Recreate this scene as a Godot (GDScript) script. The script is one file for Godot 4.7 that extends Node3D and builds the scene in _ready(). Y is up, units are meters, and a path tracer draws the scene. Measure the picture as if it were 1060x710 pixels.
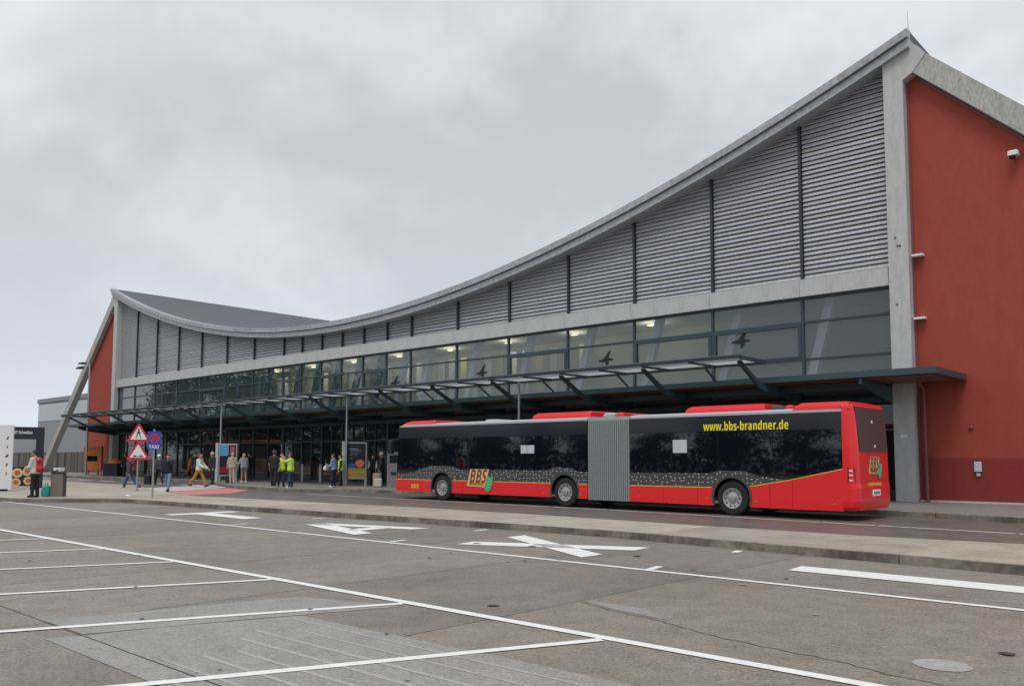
extends Node3D
# Positions are written as x (along the terminal front, to the right), y (up) and d (distance
# from the camera's line towards the terminal); V() turns them into Godot's x, y, -z.

var M := {}
var taken := {}
var noise_cache := {}
var rng := RandomNumberGenerator.new()

func V(x: float, y: float, d: float) -> Vector3: return Vector3(x, y, -d)

# ---------------------------------------------------------------- mesh helper
class MB:
	var st := SurfaceTool.new()
	var o := Vector3.ZERO
	var uo := Vector3.ZERO
	var uu := Vector3.RIGHT
	var uv := Vector3.DOWN
	var count := 0
	var col := Color.WHITE
	func _init(base := Vector3.ZERO):
		o = base
		st.begin(Mesh.PRIMITIVE_TRIANGLES)
	func vert(p: Vector3, n: Vector3):
		st.set_color(col)
		st.set_normal(n)
		st.set_uv(Vector2((p - uo).dot(uu), (p - uo).dot(uv)))
		st.add_vertex(p - o)
	func trin(a: Vector3, b: Vector3, c: Vector3, na: Vector3, nb: Vector3, nc: Vector3):
		count += 1
		if (b - a).cross(c - a).dot(na + nb + nc) > 0.0:
			vert(a, na); vert(c, nc); vert(b, nb)
		else:
			vert(a, na); vert(b, nb); vert(c, nc)
	func quad(a: Vector3, b: Vector3, c: Vector3, d: Vector3, n: Vector3):
		trin(a, b, c, n, n, n); trin(a, c, d, n, n, n)
	func hexa(p: Array):
		# p: bottom four corners then top four, in the same order
		var c := Vector3.ZERO
		for q in p: c += q
		c /= 8.0
		for f in [[0, 1, 2, 3], [4, 5, 6, 7], [0, 1, 5, 4], [1, 2, 6, 5], [2, 3, 7, 6], [3, 0, 4, 7]]:
			var n: Vector3 = (p[f[2]] - p[f[0]]).cross(p[f[3]] - p[f[1]]).normalized()
			var m: Vector3 = (p[f[0]] + p[f[1]] + p[f[2]] + p[f[3]]) / 4.0
			if n.dot(m - c) < 0.0: n = -n
			quad(p[f[0]], p[f[1]], p[f[2]], p[f[3]], n)
	func box(a: Vector3, b: Vector3):
		hexa([a, Vector3(b.x, a.y, a.z), Vector3(b.x, a.y, b.z), Vector3(a.x, a.y, b.z), Vector3(a.x, b.y, a.z), Vector3(b.x, b.y, a.z), b, Vector3(a.x, b.y, b.z)])
	func bar(a: Vector3, b: Vector3, w: float, h: float, up := Vector3.UP):
		var t := (b - a).normalized()
		if absf(t.dot(up)) > 0.98: up = Vector3.RIGHT
		var s := t.cross(up).normalized() * w * 0.5
		var u := s.cross(t).normalized() * h * 0.5
		hexa([a - s - u, a + s - u, b + s - u, b - s - u, a - s + u, a + s + u, b + s + u, b - s + u])
	func cbox(a: Vector3, b: Vector3, r: float):
		# a box with its four vertical edges and top edge chamfered
		var pts := [Vector2(a.x + r, a.z), Vector2(b.x - r, a.z), Vector2(b.x, a.z + r), Vector2(b.x, b.z - r), Vector2(b.x - r, b.z), Vector2(a.x + r, b.z), Vector2(a.x, b.z - r), Vector2(a.x, a.z + r)]
		var c := Vector2((a.x + b.x) / 2, (a.z + b.z) / 2)
		var k := Vector2(1.0 - 2.0 * r / maxf(b.x - a.x, 0.001), 1.0 - 2.0 * r / maxf(b.z - a.z, 0.001))
		var top := []
		for p in pts: top.append(c + (p - c) * k)
		for i in 8:
			var j := (i + 1) % 8
			var p: Vector2 = pts[i]
			var q: Vector2 = pts[j]
			var e := q - p
			var n := Vector3(e.y, 0, -e.x).normalized()
			if n.dot(Vector3((p.x + q.x) / 2 - c.x, 0, (p.y + q.y) / 2 - c.y)) < 0.0: n = -n
			quad(Vector3(p.x, a.y, p.y), Vector3(q.x, a.y, q.y), Vector3(q.x, b.y - r, q.y), Vector3(p.x, b.y - r, p.y), n)
			var tp: Vector2 = top[i]
			var tq: Vector2 = top[j]
			quad(Vector3(p.x, b.y - r, p.y), Vector3(q.x, b.y - r, q.y), Vector3(tq.x, b.y, tq.y), Vector3(tp.x, b.y, tp.y), (n + Vector3.UP).normalized())
			trin(Vector3(tp.x, b.y, tp.y), Vector3(tq.x, b.y, tq.y), Vector3(c.x, b.y, c.y), Vector3.UP, Vector3.UP, Vector3.UP)
			trin(Vector3(p.x, a.y, p.y), Vector3(q.x, a.y, q.y), Vector3(c.x, a.y, c.y), Vector3.DOWN, Vector3.DOWN, Vector3.DOWN)
	func prism(poly: PackedVector2Array, at: Vector3, ex: Vector3, ey: Vector3, ez: Vector3):
		var idx := Geometry2D.triangulate_polygon(poly)
		var n := ez.normalized()
		for i in range(0, idx.size(), 3):
			var q := []
			for k in 3: q.append(at + ex * poly[idx[i + k]].x + ey * poly[idx[i + k]].y)
			trin(q[0], q[1], q[2], -n, -n, -n)
			trin(q[0] + ez, q[1] + ez, q[2] + ez, n, n, n)
		var cw := Geometry2D.is_polygon_clockwise(poly)
		for i in poly.size():
			var p := poly[i]
			var q := poly[(i + 1) % poly.size()]
			var e := q - p
			if e.length() < 1e-5: continue
			var n2 := Vector2(e.y, -e.x).normalized()
			if cw: n2 = -n2
			var nn := (ex.normalized() * n2.x + ey.normalized() * n2.y).normalized()
			var a := at + ex * p.x + ey * p.y
			var b := at + ex * q.x + ey * q.y
			quad(a, b, b + ez, a + ez, nn)
	func tube(pts: Array, rad: Array, n := 10, caps := true):
		var rings := []
		var norms := []
		var ref := Vector3.UP
		for i in pts.size():
			var t: Vector3 = (pts[mini(i + 1, pts.size() - 1)] - pts[maxi(i - 1, 0)]).normalized()
			if absf(t.dot(ref)) > 0.95: ref = Vector3.RIGHT if absf(t.x) < 0.9 else Vector3.BACK
			var s := t.cross(ref).normalized()
			var u := s.cross(t).normalized()
			var ring := []
			var nr := []
			for k in n:
				var a := TAU * k / n
				var dir := s * cos(a) + u * sin(a)
				ring.append(pts[i] + dir * float(rad[i])); nr.append(dir)
			rings.append(ring); norms.append(nr)
		for i in pts.size() - 1:
			for k in n:
				var j := (k + 1) % n
				trin(rings[i][k], rings[i][j], rings[i + 1][j], norms[i][k], norms[i][j], norms[i + 1][j])
				trin(rings[i][k], rings[i + 1][j], rings[i + 1][k], norms[i][k], norms[i + 1][j], norms[i + 1][k])
		if caps:
			for e in [0, pts.size() - 1]:
				var t2: Vector3 = (pts[1] - pts[0]).normalized() * -1.0 if e == 0 else (pts[-1] - pts[-2]).normalized()
				for k in n: trin(pts[e], rings[e][k], rings[e][(k + 1) % n], t2, t2, t2)
	func lathe(at: Vector3, axis: Vector3, prof: Array, n := 24):
		# prof: Vector2(radius, distance along the axis); flat shaded bands, smooth round
		var ref := Vector3.UP if absf(axis.y) < 0.9 else Vector3.RIGHT
		var s := axis.cross(ref).normalized()
		var u := s.cross(axis).normalized()
		for i in prof.size() - 1:
			var p: Vector2 = prof[i]
			var q: Vector2 = prof[i + 1]
			var e := q - p
			var nn := Vector2(e.y, -e.x).normalized()
			for k in n:
				var d0 := s * cos(TAU * k / n) + u * sin(TAU * k / n)
				var d1 := s * cos(TAU * (k + 1) / n) + u * sin(TAU * (k + 1) / n)
				var a := at + d0 * p.x + axis * p.y
				var b := at + d1 * p.x + axis * p.y
				var c := at + d1 * q.x + axis * q.y
				var d := at + d0 * q.x + axis * q.y
				var na := d0 * nn.x + axis * nn.y
				var nb := d1 * nn.x + axis * nn.y
				if p.x > 1e-5: trin(a, b, c, na, nb, nb)
				if q.x > 1e-5: trin(a, c, d, na, nb, na)
	func done() -> ArrayMesh: return st.commit()

# ---------------------------------------------------------------- nodes
func numbered(called: String) -> String:
	if not taken.has(called):
		taken[called] = 0
		return called
	taken[called] += 1
	return "%s_%03d" % [called, taken[called]]

func thing(called: String, label: String, category: String, at := Vector3.ZERO, group := "") -> Node3D:
	var n := Node3D.new()
	n.name = numbered(called)
	add_child(n)
	n.position = at
	n.set_meta("label", label)
	n.set_meta("category", category)
	if group != "": n.set_meta("group", group)
	return n

func part(called: String, mesh, mat: Material, parent: Node3D) -> MeshInstance3D:
	var m := MeshInstance3D.new()
	m.name = called
	m.mesh = mesh.done() if mesh is MB else mesh
	m.material_override = mat
	parent.add_child(m, true)
	return m

func struct(called: String, mesh, mat: Material) -> MeshInstance3D:
	var m := part(numbered(called), mesh, mat, self)
	m.set_meta("kind", "structure")
	return m

func text(s: String, size: float, mat: Material, parent: Node3D, at: Vector3, turn: float, width := 0.0, bold := true, called := "lettering", shear := 0.0) -> MeshInstance3D:
	var t := TextMesh.new()
	var f := SystemFont.new()
	f.font_names = PackedStringArray(["Droid Sans"])
	f.font_weight = 700 if bold else 400
	t.font = f
	t.text = s
	t.font_size = 64
	t.pixel_size = size / 64.0 * 1.37
	t.depth = 0.006
	t.curve_step = 2.0
	var m := part(called, t, mat, parent)
	var k := 1.0
	if width > 0.0: k = width / t.get_aabb().size.x
	var b := Basis(Vector3.UP, turn) * Basis(Vector3(k, 0, 0), Vector3(shear, 1, 0), Vector3(0, 0, 1))
	m.transform = Transform3D(b, at)
	return m

# ---------------------------------------------------------------- materials
func flat(r: float, g: float, b: float, rough := 0.7, metal := 0.0) -> StandardMaterial3D:
	var m := StandardMaterial3D.new()
	m.albedo_color = Color(r, g, b).linear_to_srgb()
	m.roughness = rough
	m.metallic = metal
	return m

func grey(v: float) -> Color: return Color(v, v, v)

# A seamless texture mixed from noise layers: [frequency, weight, fractal octaves]; a and b are linear colours.
func noise_image(size: int, sd: int, layers: Array, a: Color, b: Color, gain := 1.0, bias := 1.0) -> Image:
	var sum := PackedFloat32Array()
	sum.resize(size * size)
	for l in layers:
		var key := "%d %s %d" % [size, l[0], l[2]]
		if not noise_cache.has(key):
			var n := FastNoiseLite.new()
			n.seed = sd; sd += 7
			n.frequency = l[0]
			n.noise_type = FastNoiseLite.TYPE_SIMPLEX if l[2] > 0 else FastNoiseLite.TYPE_VALUE
			n.fractal_octaves = maxi(l[2], 1)
			noise_cache[key] = n.get_seamless_image(size, size, false, false, 0.1).get_data()
		var d: PackedByteArray = noise_cache[key]
		var w: float = l[1] / 255.0
		for i in size * size: sum[i] += (d[i] - 127.5) * w * 2.0
	var out := PackedByteArray()
	out.resize(size * size * 3)
	var lut := PackedByteArray()
	for i in 256:
		var c := a.lerp(b, pow(i / 255.0, bias)).linear_to_srgb()
		lut.append(int(c.r * 255)); lut.append(int(c.g * 255)); lut.append(int(c.b * 255))
	for i in size * size:
		var k := int(clampf(0.5 + sum[i] * 0.5 * gain, 0.0, 1.0) * 255.0) * 3
		out[i * 3] = lut[k]; out[i * 3 + 1] = lut[k + 1]; out[i * 3 + 2] = lut[k + 2]
	return Image.create_from_data(size, size, false, Image.FORMAT_RGB8, out)

func surfaced(img: Image, tile: float, rough: float, bump := 0.0, tint := Color.WHITE, world := true) -> StandardMaterial3D:
	var m := StandardMaterial3D.new()
	m.albedo_texture = ImageTexture.create_from_image(img)
	m.albedo_color = tint
	m.roughness = rough
	m.uv1_triplanar = true
	m.uv1_world_triplanar = world
	m.uv1_scale = Vector3.ONE / tile
	if bump > 0.0:
		var h := img.duplicate()
		h.convert(Image.FORMAT_RGBA8)
		h.bump_map_to_normal_map(bump)
		m.normal_enabled = true
		m.normal_texture = ImageTexture.create_from_image(h)
	return m

func pane_glass(r: float, g: float, b: float, a: float) -> StandardMaterial3D:
	var m := flat(r, g, b, 0.02)
	m.albedo_color.a = a
	m.transparency = BaseMaterial3D.TRANSPARENCY_ALPHA
	m.metallic_specular = 0.6
	return m

func make_materials():
	var asphalt := noise_image(1024, 11, [[0.3, 0.85, 0], [0.05, 0.22, 2], [0.006, 0.3, 4]], Color(0.118, 0.105, 0.092), Color(0.325, 0.294, 0.262))
	M.slab = []
	for t in [Color(1, 1, 1), Color(0.93, 0.925, 0.915), Color(1.0, 0.985, 0.96), Color(0.965, 0.965, 0.97)]:
		var m := surfaced(asphalt, 3.7, 0.62, 1.2, t)
		m.vertex_color_use_as_albedo = true
		M.slab.append(m)
	M.ground = surfaced(asphalt, 4.3, 0.6, 1.0, Color(0.9, 0.9, 0.9))
	M.joint = flat(0.03, 0.028, 0.026, 0.9)
	var lane := noise_image(512, 31, [[0.3, 0.4, 0], [0.02, 0.3, 4], [0.006, 0.35, 4]], Color(0.075, 0.066, 0.062), Color(0.2, 0.178, 0.168))
	M.lane = surfaced(lane, 5.1, 0.42, 0.8)
	var isl := noise_image(512, 51, [[0.3, 0.35, 0], [0.02, 0.3, 4], [0.006, 0.45, 4]], Color(0.25, 0.22, 0.185), Color(0.5, 0.45, 0.385))
	M.island = [surfaced(isl, 4.9, 0.7, 0.6), surfaced(isl, 5.7, 0.7, 0.6, Color(0.94, 0.93, 0.92)), surfaced(isl, 6.1, 0.7, 0.6, Color(0.98, 0.97, 0.95))]
	# tan concrete largely overgrown with blotches of black-green algae
	var kerb := noise_image(512, 61, [[0.3, 0.35, 0], [0.02, 0.55, 4], [0.006, 0.5, 4]], Color(0.06, 0.054, 0.042), Color(0.31, 0.275, 0.228), 1.0, 1.5)
	M.kerb = surfaced(kerb, 8.3, 0.85, 0.8)
	var walk := noise_image(512, 71, [[0.3, 0.3, 0], [0.02, 0.5, 4]], Color(0.13, 0.125, 0.12), Color(0.3, 0.29, 0.28))
	M.walk = surfaced(walk, 2.6, 0.6, 0.8)
	var con := noise_image(512, 81, [[0.3, 0.16, 0], [0.02, 0.3, 4], [0.006, 0.4, 4]], Color(0.38, 0.385, 0.38), Color(0.56, 0.57, 0.56))
	M.concrete = surfaced(con, 3.3, 0.8, 0.5)
	var conw := noise_image(512, 83, [[0.3, 0.16, 0], [0.02, 0.7, 4], [0.006, 0.5, 4]], Color(0.27, 0.27, 0.255), Color(0.52, 0.52, 0.495), 0.9)
	M.concrete_old = surfaced(conw, 3.0, 0.85, 0.4)
	M.concrete_old.uv1_scale = Vector3(0.9, 0.28, 0.9)
	M.concrete.uv1_scale = Vector3(0.8, 0.22, 0.8)
	var red := noise_image(512, 91, [[0.3, 0.3, 0], [0.02, 0.25, 4], [0.006, 0.3, 4]], Color(0.27, 0.042, 0.026), Color(0.37, 0.062, 0.038))
	M.red_wall = surfaced(red, 3.9, 0.8, 1.3)
	M.red_wall.uv1_scale = Vector3(0.4, 0.16, 0.4)
	M.red_low = surfaced(red, 3.9, 0.5, 0.6, Color(0.86, 0.72, 0.84))
	var met := noise_image(512, 95, [[0.02, 0.6, 4], [0.15, 0.25, 2]], Color(0.27, 0.275, 0.285), Color(0.6, 0.605, 0.615))
	M.slat = [surfaced(met, 1.9, 0.42), surfaced(met, 2.3, 0.42, 0.0, Color(0.94, 0.93, 0.93)), surfaced(met, 2.7, 0.45, 0.0, Color(0.97, 0.97, 1.0))]
	for m in M.slat:
		m.metallic = 0.3
		m.uv1_scale = Vector3(1.1, 0.14, 1.1) / (m.uv1_scale.x * 2.0)
	M.fascia = surfaced(met, 3.1, 0.45, 0.0, Color(0.93, 0.94, 0.95))
	M.fascia.metallic = 0.3
	M.fascia2 = surfaced(met, 3.6, 0.45, 0.0, Color(0.9, 0.905, 0.91))
	M.fascia2.metallic = 0.3
	M.fascia_dark = surfaced(met, 3.1, 0.5, 0.0, Color(0.72, 0.73, 0.75))
	var rf := noise_image(512, 97, [[0.1, 0.3, 2], [0.02, 0.4, 4]], Color(0.05, 0.052, 0.066), Color(0.105, 0.107, 0.127))
	M.roof = surfaced(rf, 4.0, 0.6)
	M.frame = flat(0.028, 0.052, 0.066, 0.4)
	M.post = flat(0.035, 0.038, 0.05, 0.6)
	M.teal = flat(0.035, 0.066, 0.076, 0.45)
	M.teal_dark = flat(0.018, 0.03, 0.036, 0.5)
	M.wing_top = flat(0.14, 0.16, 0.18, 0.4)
	M.wood = flat(0.16, 0.07, 0.04, 0.6)
	M.dark = flat(0.012, 0.013, 0.015, 0.7)
	M.glass = pane_glass(0.085, 0.145, 0.165, 0.19)
	M.glass.metallic_specular = 1.0
	M.glass_low = pane_glass(0.02, 0.03, 0.035, 0.45)
	M.glass_pale = flat(0.78, 0.82, 0.85, 0.2)
	M.glass_pale.backlight_enabled = true
	M.glass_pale.backlight = Color(1.0, 1.0, 1.0)
	M.bus_glass = pane_glass(0.006, 0.008, 0.014, 0.74)
	M.black_gloss = flat(0.008, 0.01, 0.016, 0.12)
	M.int_wall = flat(0.26, 0.27, 0.24, 0.8)
	M.int_pale = flat(0.42, 0.42, 0.3, 0.8)
	M.int_dark = flat(0.2, 0.2, 0.2, 0.8)
	M.int_floor = flat(0.12, 0.12, 0.12, 0.35)
	M.lamp = flat(0.8, 0.78, 0.6, 0.6)
	M.lamp.emission_enabled = true
	M.lamp.emission = Color(1.0, 0.95, 0.75)
	M.lamp.emission_energy_multiplier = 0.7
	M.int_white = flat(0.6, 0.62, 0.6, 0.7)
	M.int_yellow = flat(0.42, 0.4, 0.14, 0.7)
	M.bus_red = flat(0.74, 0.009, 0.014, 0.34)
	M.bus_red.clearcoat_enabled = true
	M.bus_red.clearcoat = 0.35
	M.bus_red.clearcoat_roughness = 0.1
	M.bus_roof = flat(0.4, 0.42, 0.44, 0.5)
	M.bus_yellow = flat(0.7, 0.5, 0.03, 0.5)
	M.text_yellow = flat(0.82, 0.72, 0.02, 0.5)
	var fold := noise_image(512, 99, [[0.02, 0.5, 4]], Color(0.17, 0.19, 0.19), Color(0.27, 0.3, 0.3))
	M.bellows = surfaced(fold, 1.4, 0.75)
	M.tyre = flat(0.016, 0.016, 0.017, 0.85)
	M.rim = flat(0.42, 0.42, 0.41, 0.35, 0.7)
	M.rim_dark = flat(0.05, 0.05, 0.05, 0.6)
	M.seat = flat(0.05, 0.05, 0.1, 0.9)
	M.paint = surfaced(noise_image(512, 101, [[0.3, 0.5, 0], [0.02, 0.4, 4]], Color(0.62, 0.62, 0.62), Color(0.88, 0.88, 0.87)), 1.7, 0.6)
	M.paint_worn = surfaced(noise_image(512, 102, [[0.3, 0.5, 0], [0.02, 0.6, 4]], Color(0.22, 0.21, 0.2), Color(0.7, 0.69, 0.68)), 1.7, 0.6)
	M.paint_red = surfaced(noise_image(512, 103, [[0.3, 0.4, 0], [0.02, 0.5, 4]], Color(0.44, 0.13, 0.13), Color(0.68, 0.24, 0.23)), 1.7, 0.6)
	M.oil = flat(0.05, 0.046, 0.042, 0.5)
	M.gum = flat(0.32, 0.31, 0.29, 0.7)
	M.white = flat(0.72, 0.73, 0.74, 0.5)
	M.paper = flat(0.5, 0.53, 0.58, 0.8)
	M.steel = flat(0.36, 0.37, 0.38, 0.4, 0.6)
	M.sign_red = flat(0.5, 0.02, 0.03, 0.4)
	M.sign_white = flat(0.72, 0.72, 0.72, 0.4)
	M.sign_blue = flat(0.012, 0.06, 0.4, 0.4)
	M.black = flat(0.01, 0.01, 0.012, 0.6)
	M.navy = flat(0.012, 0.016, 0.03, 0.5)
	M.orange = flat(0.42, 0.13, 0.03, 0.6)
	M.orange_bright = flat(0.62, 0.1, 0.03, 0.8)
	M.green = flat(0.05, 0.35, 0.14, 0.5)
	M.cream = flat(0.65, 0.5, 0.25, 0.5)
	M.maroon = flat(0.22, 0.03, 0.015, 0.5)
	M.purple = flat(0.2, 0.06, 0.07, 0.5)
	M.skin = flat(0.42, 0.24, 0.17, 0.6)
	M.skin.subsurf_scatter_enabled = true
	M.skin.subsurf_scatter_strength = 0.1
	M.hall = flat(0.26, 0.28, 0.3, 0.7)
	M.hall_light = flat(0.42, 0.45, 0.48, 0.35)
	M.fence = flat(0.13, 0.12, 0.11, 0.85)
	# the patch of scraped-off markings
	M.patch = surfaced(noise_image(512, 107, [[0.3, 0.8, 0], [0.02, 0.1, 4], [0.006, 0.25, 4]], Color(0.165, 0.158, 0.15), Color(0.36, 0.352, 0.34)), 2.3, 0.55, 0.8)
	M.patch_line = surfaced(noise_image(512, 109, [[0.3, 0.7, 0], [0.02, 0.3, 4]], Color(0.24, 0.235, 0.225), Color(0.46, 0.452, 0.44)), 1.9, 0.55)
	# charcoal foil with small printed dashes on the bus
	var img := Image.create(1024, 256, false, Image.FORMAT_RGB8)
	img.fill(Color(0.055, 0.055, 0.06).linear_to_srgb())
	var r2 := RandomNumberGenerator.new()
	r2.seed = 5
	for gy in 5:
		for gx in 44:
			var cx := (gx + 0.5 + r2.randf_range(-0.3, 0.3)) * 1024.0 / 44.0
			var cy := (gy + 0.5 + r2.randf_range(-0.3, 0.3)) * 256.0 / 5.0
			var an := r2.randf_range(-0.9, 0.9) + (1.4 if r2.randf() < 0.25 else 0.0)
			var c := Color(0.8, 0.8, 0.76) if r2.randf() < 0.9 else Color(0.85, 0.78, 0.45)
			for k in range(-14, 15):
				for w in range(-5, 6):
					# texels are 6.4 mm wide and 2.5 mm tall
					var x := int(cx + (cos(an) * k - sin(an) * w) * 0.25)
					var y := int(cy + (sin(an) * k + cos(an) * w) * 0.64)
					img.set_pixel(posmod(x, 1024), clampi(y, 0, 255), c)
	M.foil = flat(1, 1, 1, 0.4)
	M.foil.albedo_texture = ImageTexture.create_from_image(img)

func sky_panorama() -> ImageTexture:
	var w := 768
	var h := 384
	var n1 := FastNoiseLite.new()
	n1.seed = 4; n1.frequency = 1.15; n1.fractal_octaves = 5; n1.fractal_gain = 0.5
	n1.domain_warp_enabled = true; n1.domain_warp_amplitude = 0.35; n1.domain_warp_frequency = 1.3
	var n2 := FastNoiseLite.new()
	n2.seed = 17; n2.frequency = 3.4; n2.fractal_octaves = 4
	var img := Image.create(w, h, false, Image.FORMAT_RGBF)
	var lo := Color(0.47, 0.495, 0.53)
	var hi := Color(0.76, 0.79, 0.83)
	for y in h:
		var el := PI / 2 - PI * (y + 0.5) / h
		var ce := cos(el)
		for x in w:
			var az := TAU * x / w
			# clouds lie in a layer: stretched towards the horizon
			var p := Vector3(cos(az) * ce, maxf(sin(el), 0.0) * 1.6, sin(az) * ce)
			var v := 0.47 + n1.get_noise_3d(p.x, p.y, p.z) * 1.0 + n2.get_noise_3d(p.x, p.y * 1.5, p.z) * 0.2
			var c := lo.lerp(hi, clampf(v, 0.0, 1.0))
			var hz := pow(1.0 - clampf(absf(sin(el)), 0.0, 1.0), 5.0)
			c = c.lerp(Color(0.64, 0.70, 0.77), hz * 0.75)
			img.set_pixel(x, y, c)
	return ImageTexture.create_from_image(img)

# ---------------------------------------------------------------- main
func _ready():
	rng.seed = 42
	# camera: solved from the bus, the painted lines and the terminal front
	var cam := Camera3D.new()
	cam.name = "camera"
	cam.projection = Camera3D.PROJECTION_FRUSTUM
	cam.near = 0.1
	cam.far = 2000.0
	cam.size = 0.1 * 710.0 / 867.0
	cam.frustum_offset = Vector2(0.0, 0.1 * 55.5 / 867.0)
	add_child(cam)
	cam.position = Vector3(0, 1.57, 0)
	cam.rotation = Vector3(0.074, 0.741, 0.002)
	cam.current = true
	var env := Environment.new()
	env.background_mode = Environment.BG_SKY
	var sky := Sky.new()
	var pano := PanoramaSkyMaterial.new()
	pano.panorama = sky_panorama()
	sky.sky_material = pano
	env.sky = sky
	env.tonemap_mode = Environment.TONE_MAPPER_LINEAR
	env.tonemap_exposure = 1.18
	env.sdfgi_enabled = true
	env.ssao_enabled = true
	env.ssil_enabled = true
	var we := WorldEnvironment.new()
	we.name = "environment"
	we.environment = env
	add_child(we)
	var sun := DirectionalLight3D.new()
	sun.name = "sun"
	sun.light_energy = 0.45
	sun.light_angular_distance = 25.0
	sun.light_color = Color(1.0, 0.98, 0.95)
	sun.shadow_enabled = true
	sun.rotation_degrees = Vector3(-62, 25, 0)
	add_child(sun)
	make_materials()
	ground()
	markings()
	terminal()
	surroundings()
	bus()
	street_things()
	build_people()

# ---------------------------------------------------------------- ground
func lerp_line(pts: Array, x: float) -> float:
	for i in pts.size() - 1:
		if x >= pts[i].x and x <= pts[i + 1].x:
			return lerpf(pts[i].y, pts[i + 1].y, (x - pts[i].x) / (pts[i + 1].x - pts[i].x))
	return pts[0].y if x < pts[0].x else pts[-1].y

func gpoly(pts: Array, y0: float, y1: float, mb: MB):
	mb.prism(PackedVector2Array(pts), Vector3(0, y0, 0), Vector3.RIGHT, Vector3.FORWARD, Vector3(0, y1 - y0, 0))

const ISL_NEAR := [Vector2(-120, 9.6), Vector2(-36, 9.6), Vector2(-32.8, 10.1), Vector2(-31.6, 11.2), Vector2(-30.2, 12.6), Vector2(-26, 12.9), Vector2(-22, 13.15), Vector2(-16.5, 13.5), Vector2(-12.7, 13.75), Vector2(-9.7, 13.8), Vector2(-7, 13.55), Vector2(-2.6, 13.2), Vector2(12, 12.9)]
const ISL_FAR := [Vector2(-120, 20.5), Vector2(-44, 19.2), Vector2(-36.5, 16.7), Vector2(-30, 15.4), Vector2(-22.2, 16.05), Vector2(-18.8, 16.35), Vector2(-12.8, 16.4), Vector2(-9, 16.2), Vector2(-5.7, 16.2), Vector2(-3.3, 16.5), Vector2(12, 16.6)]

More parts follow.
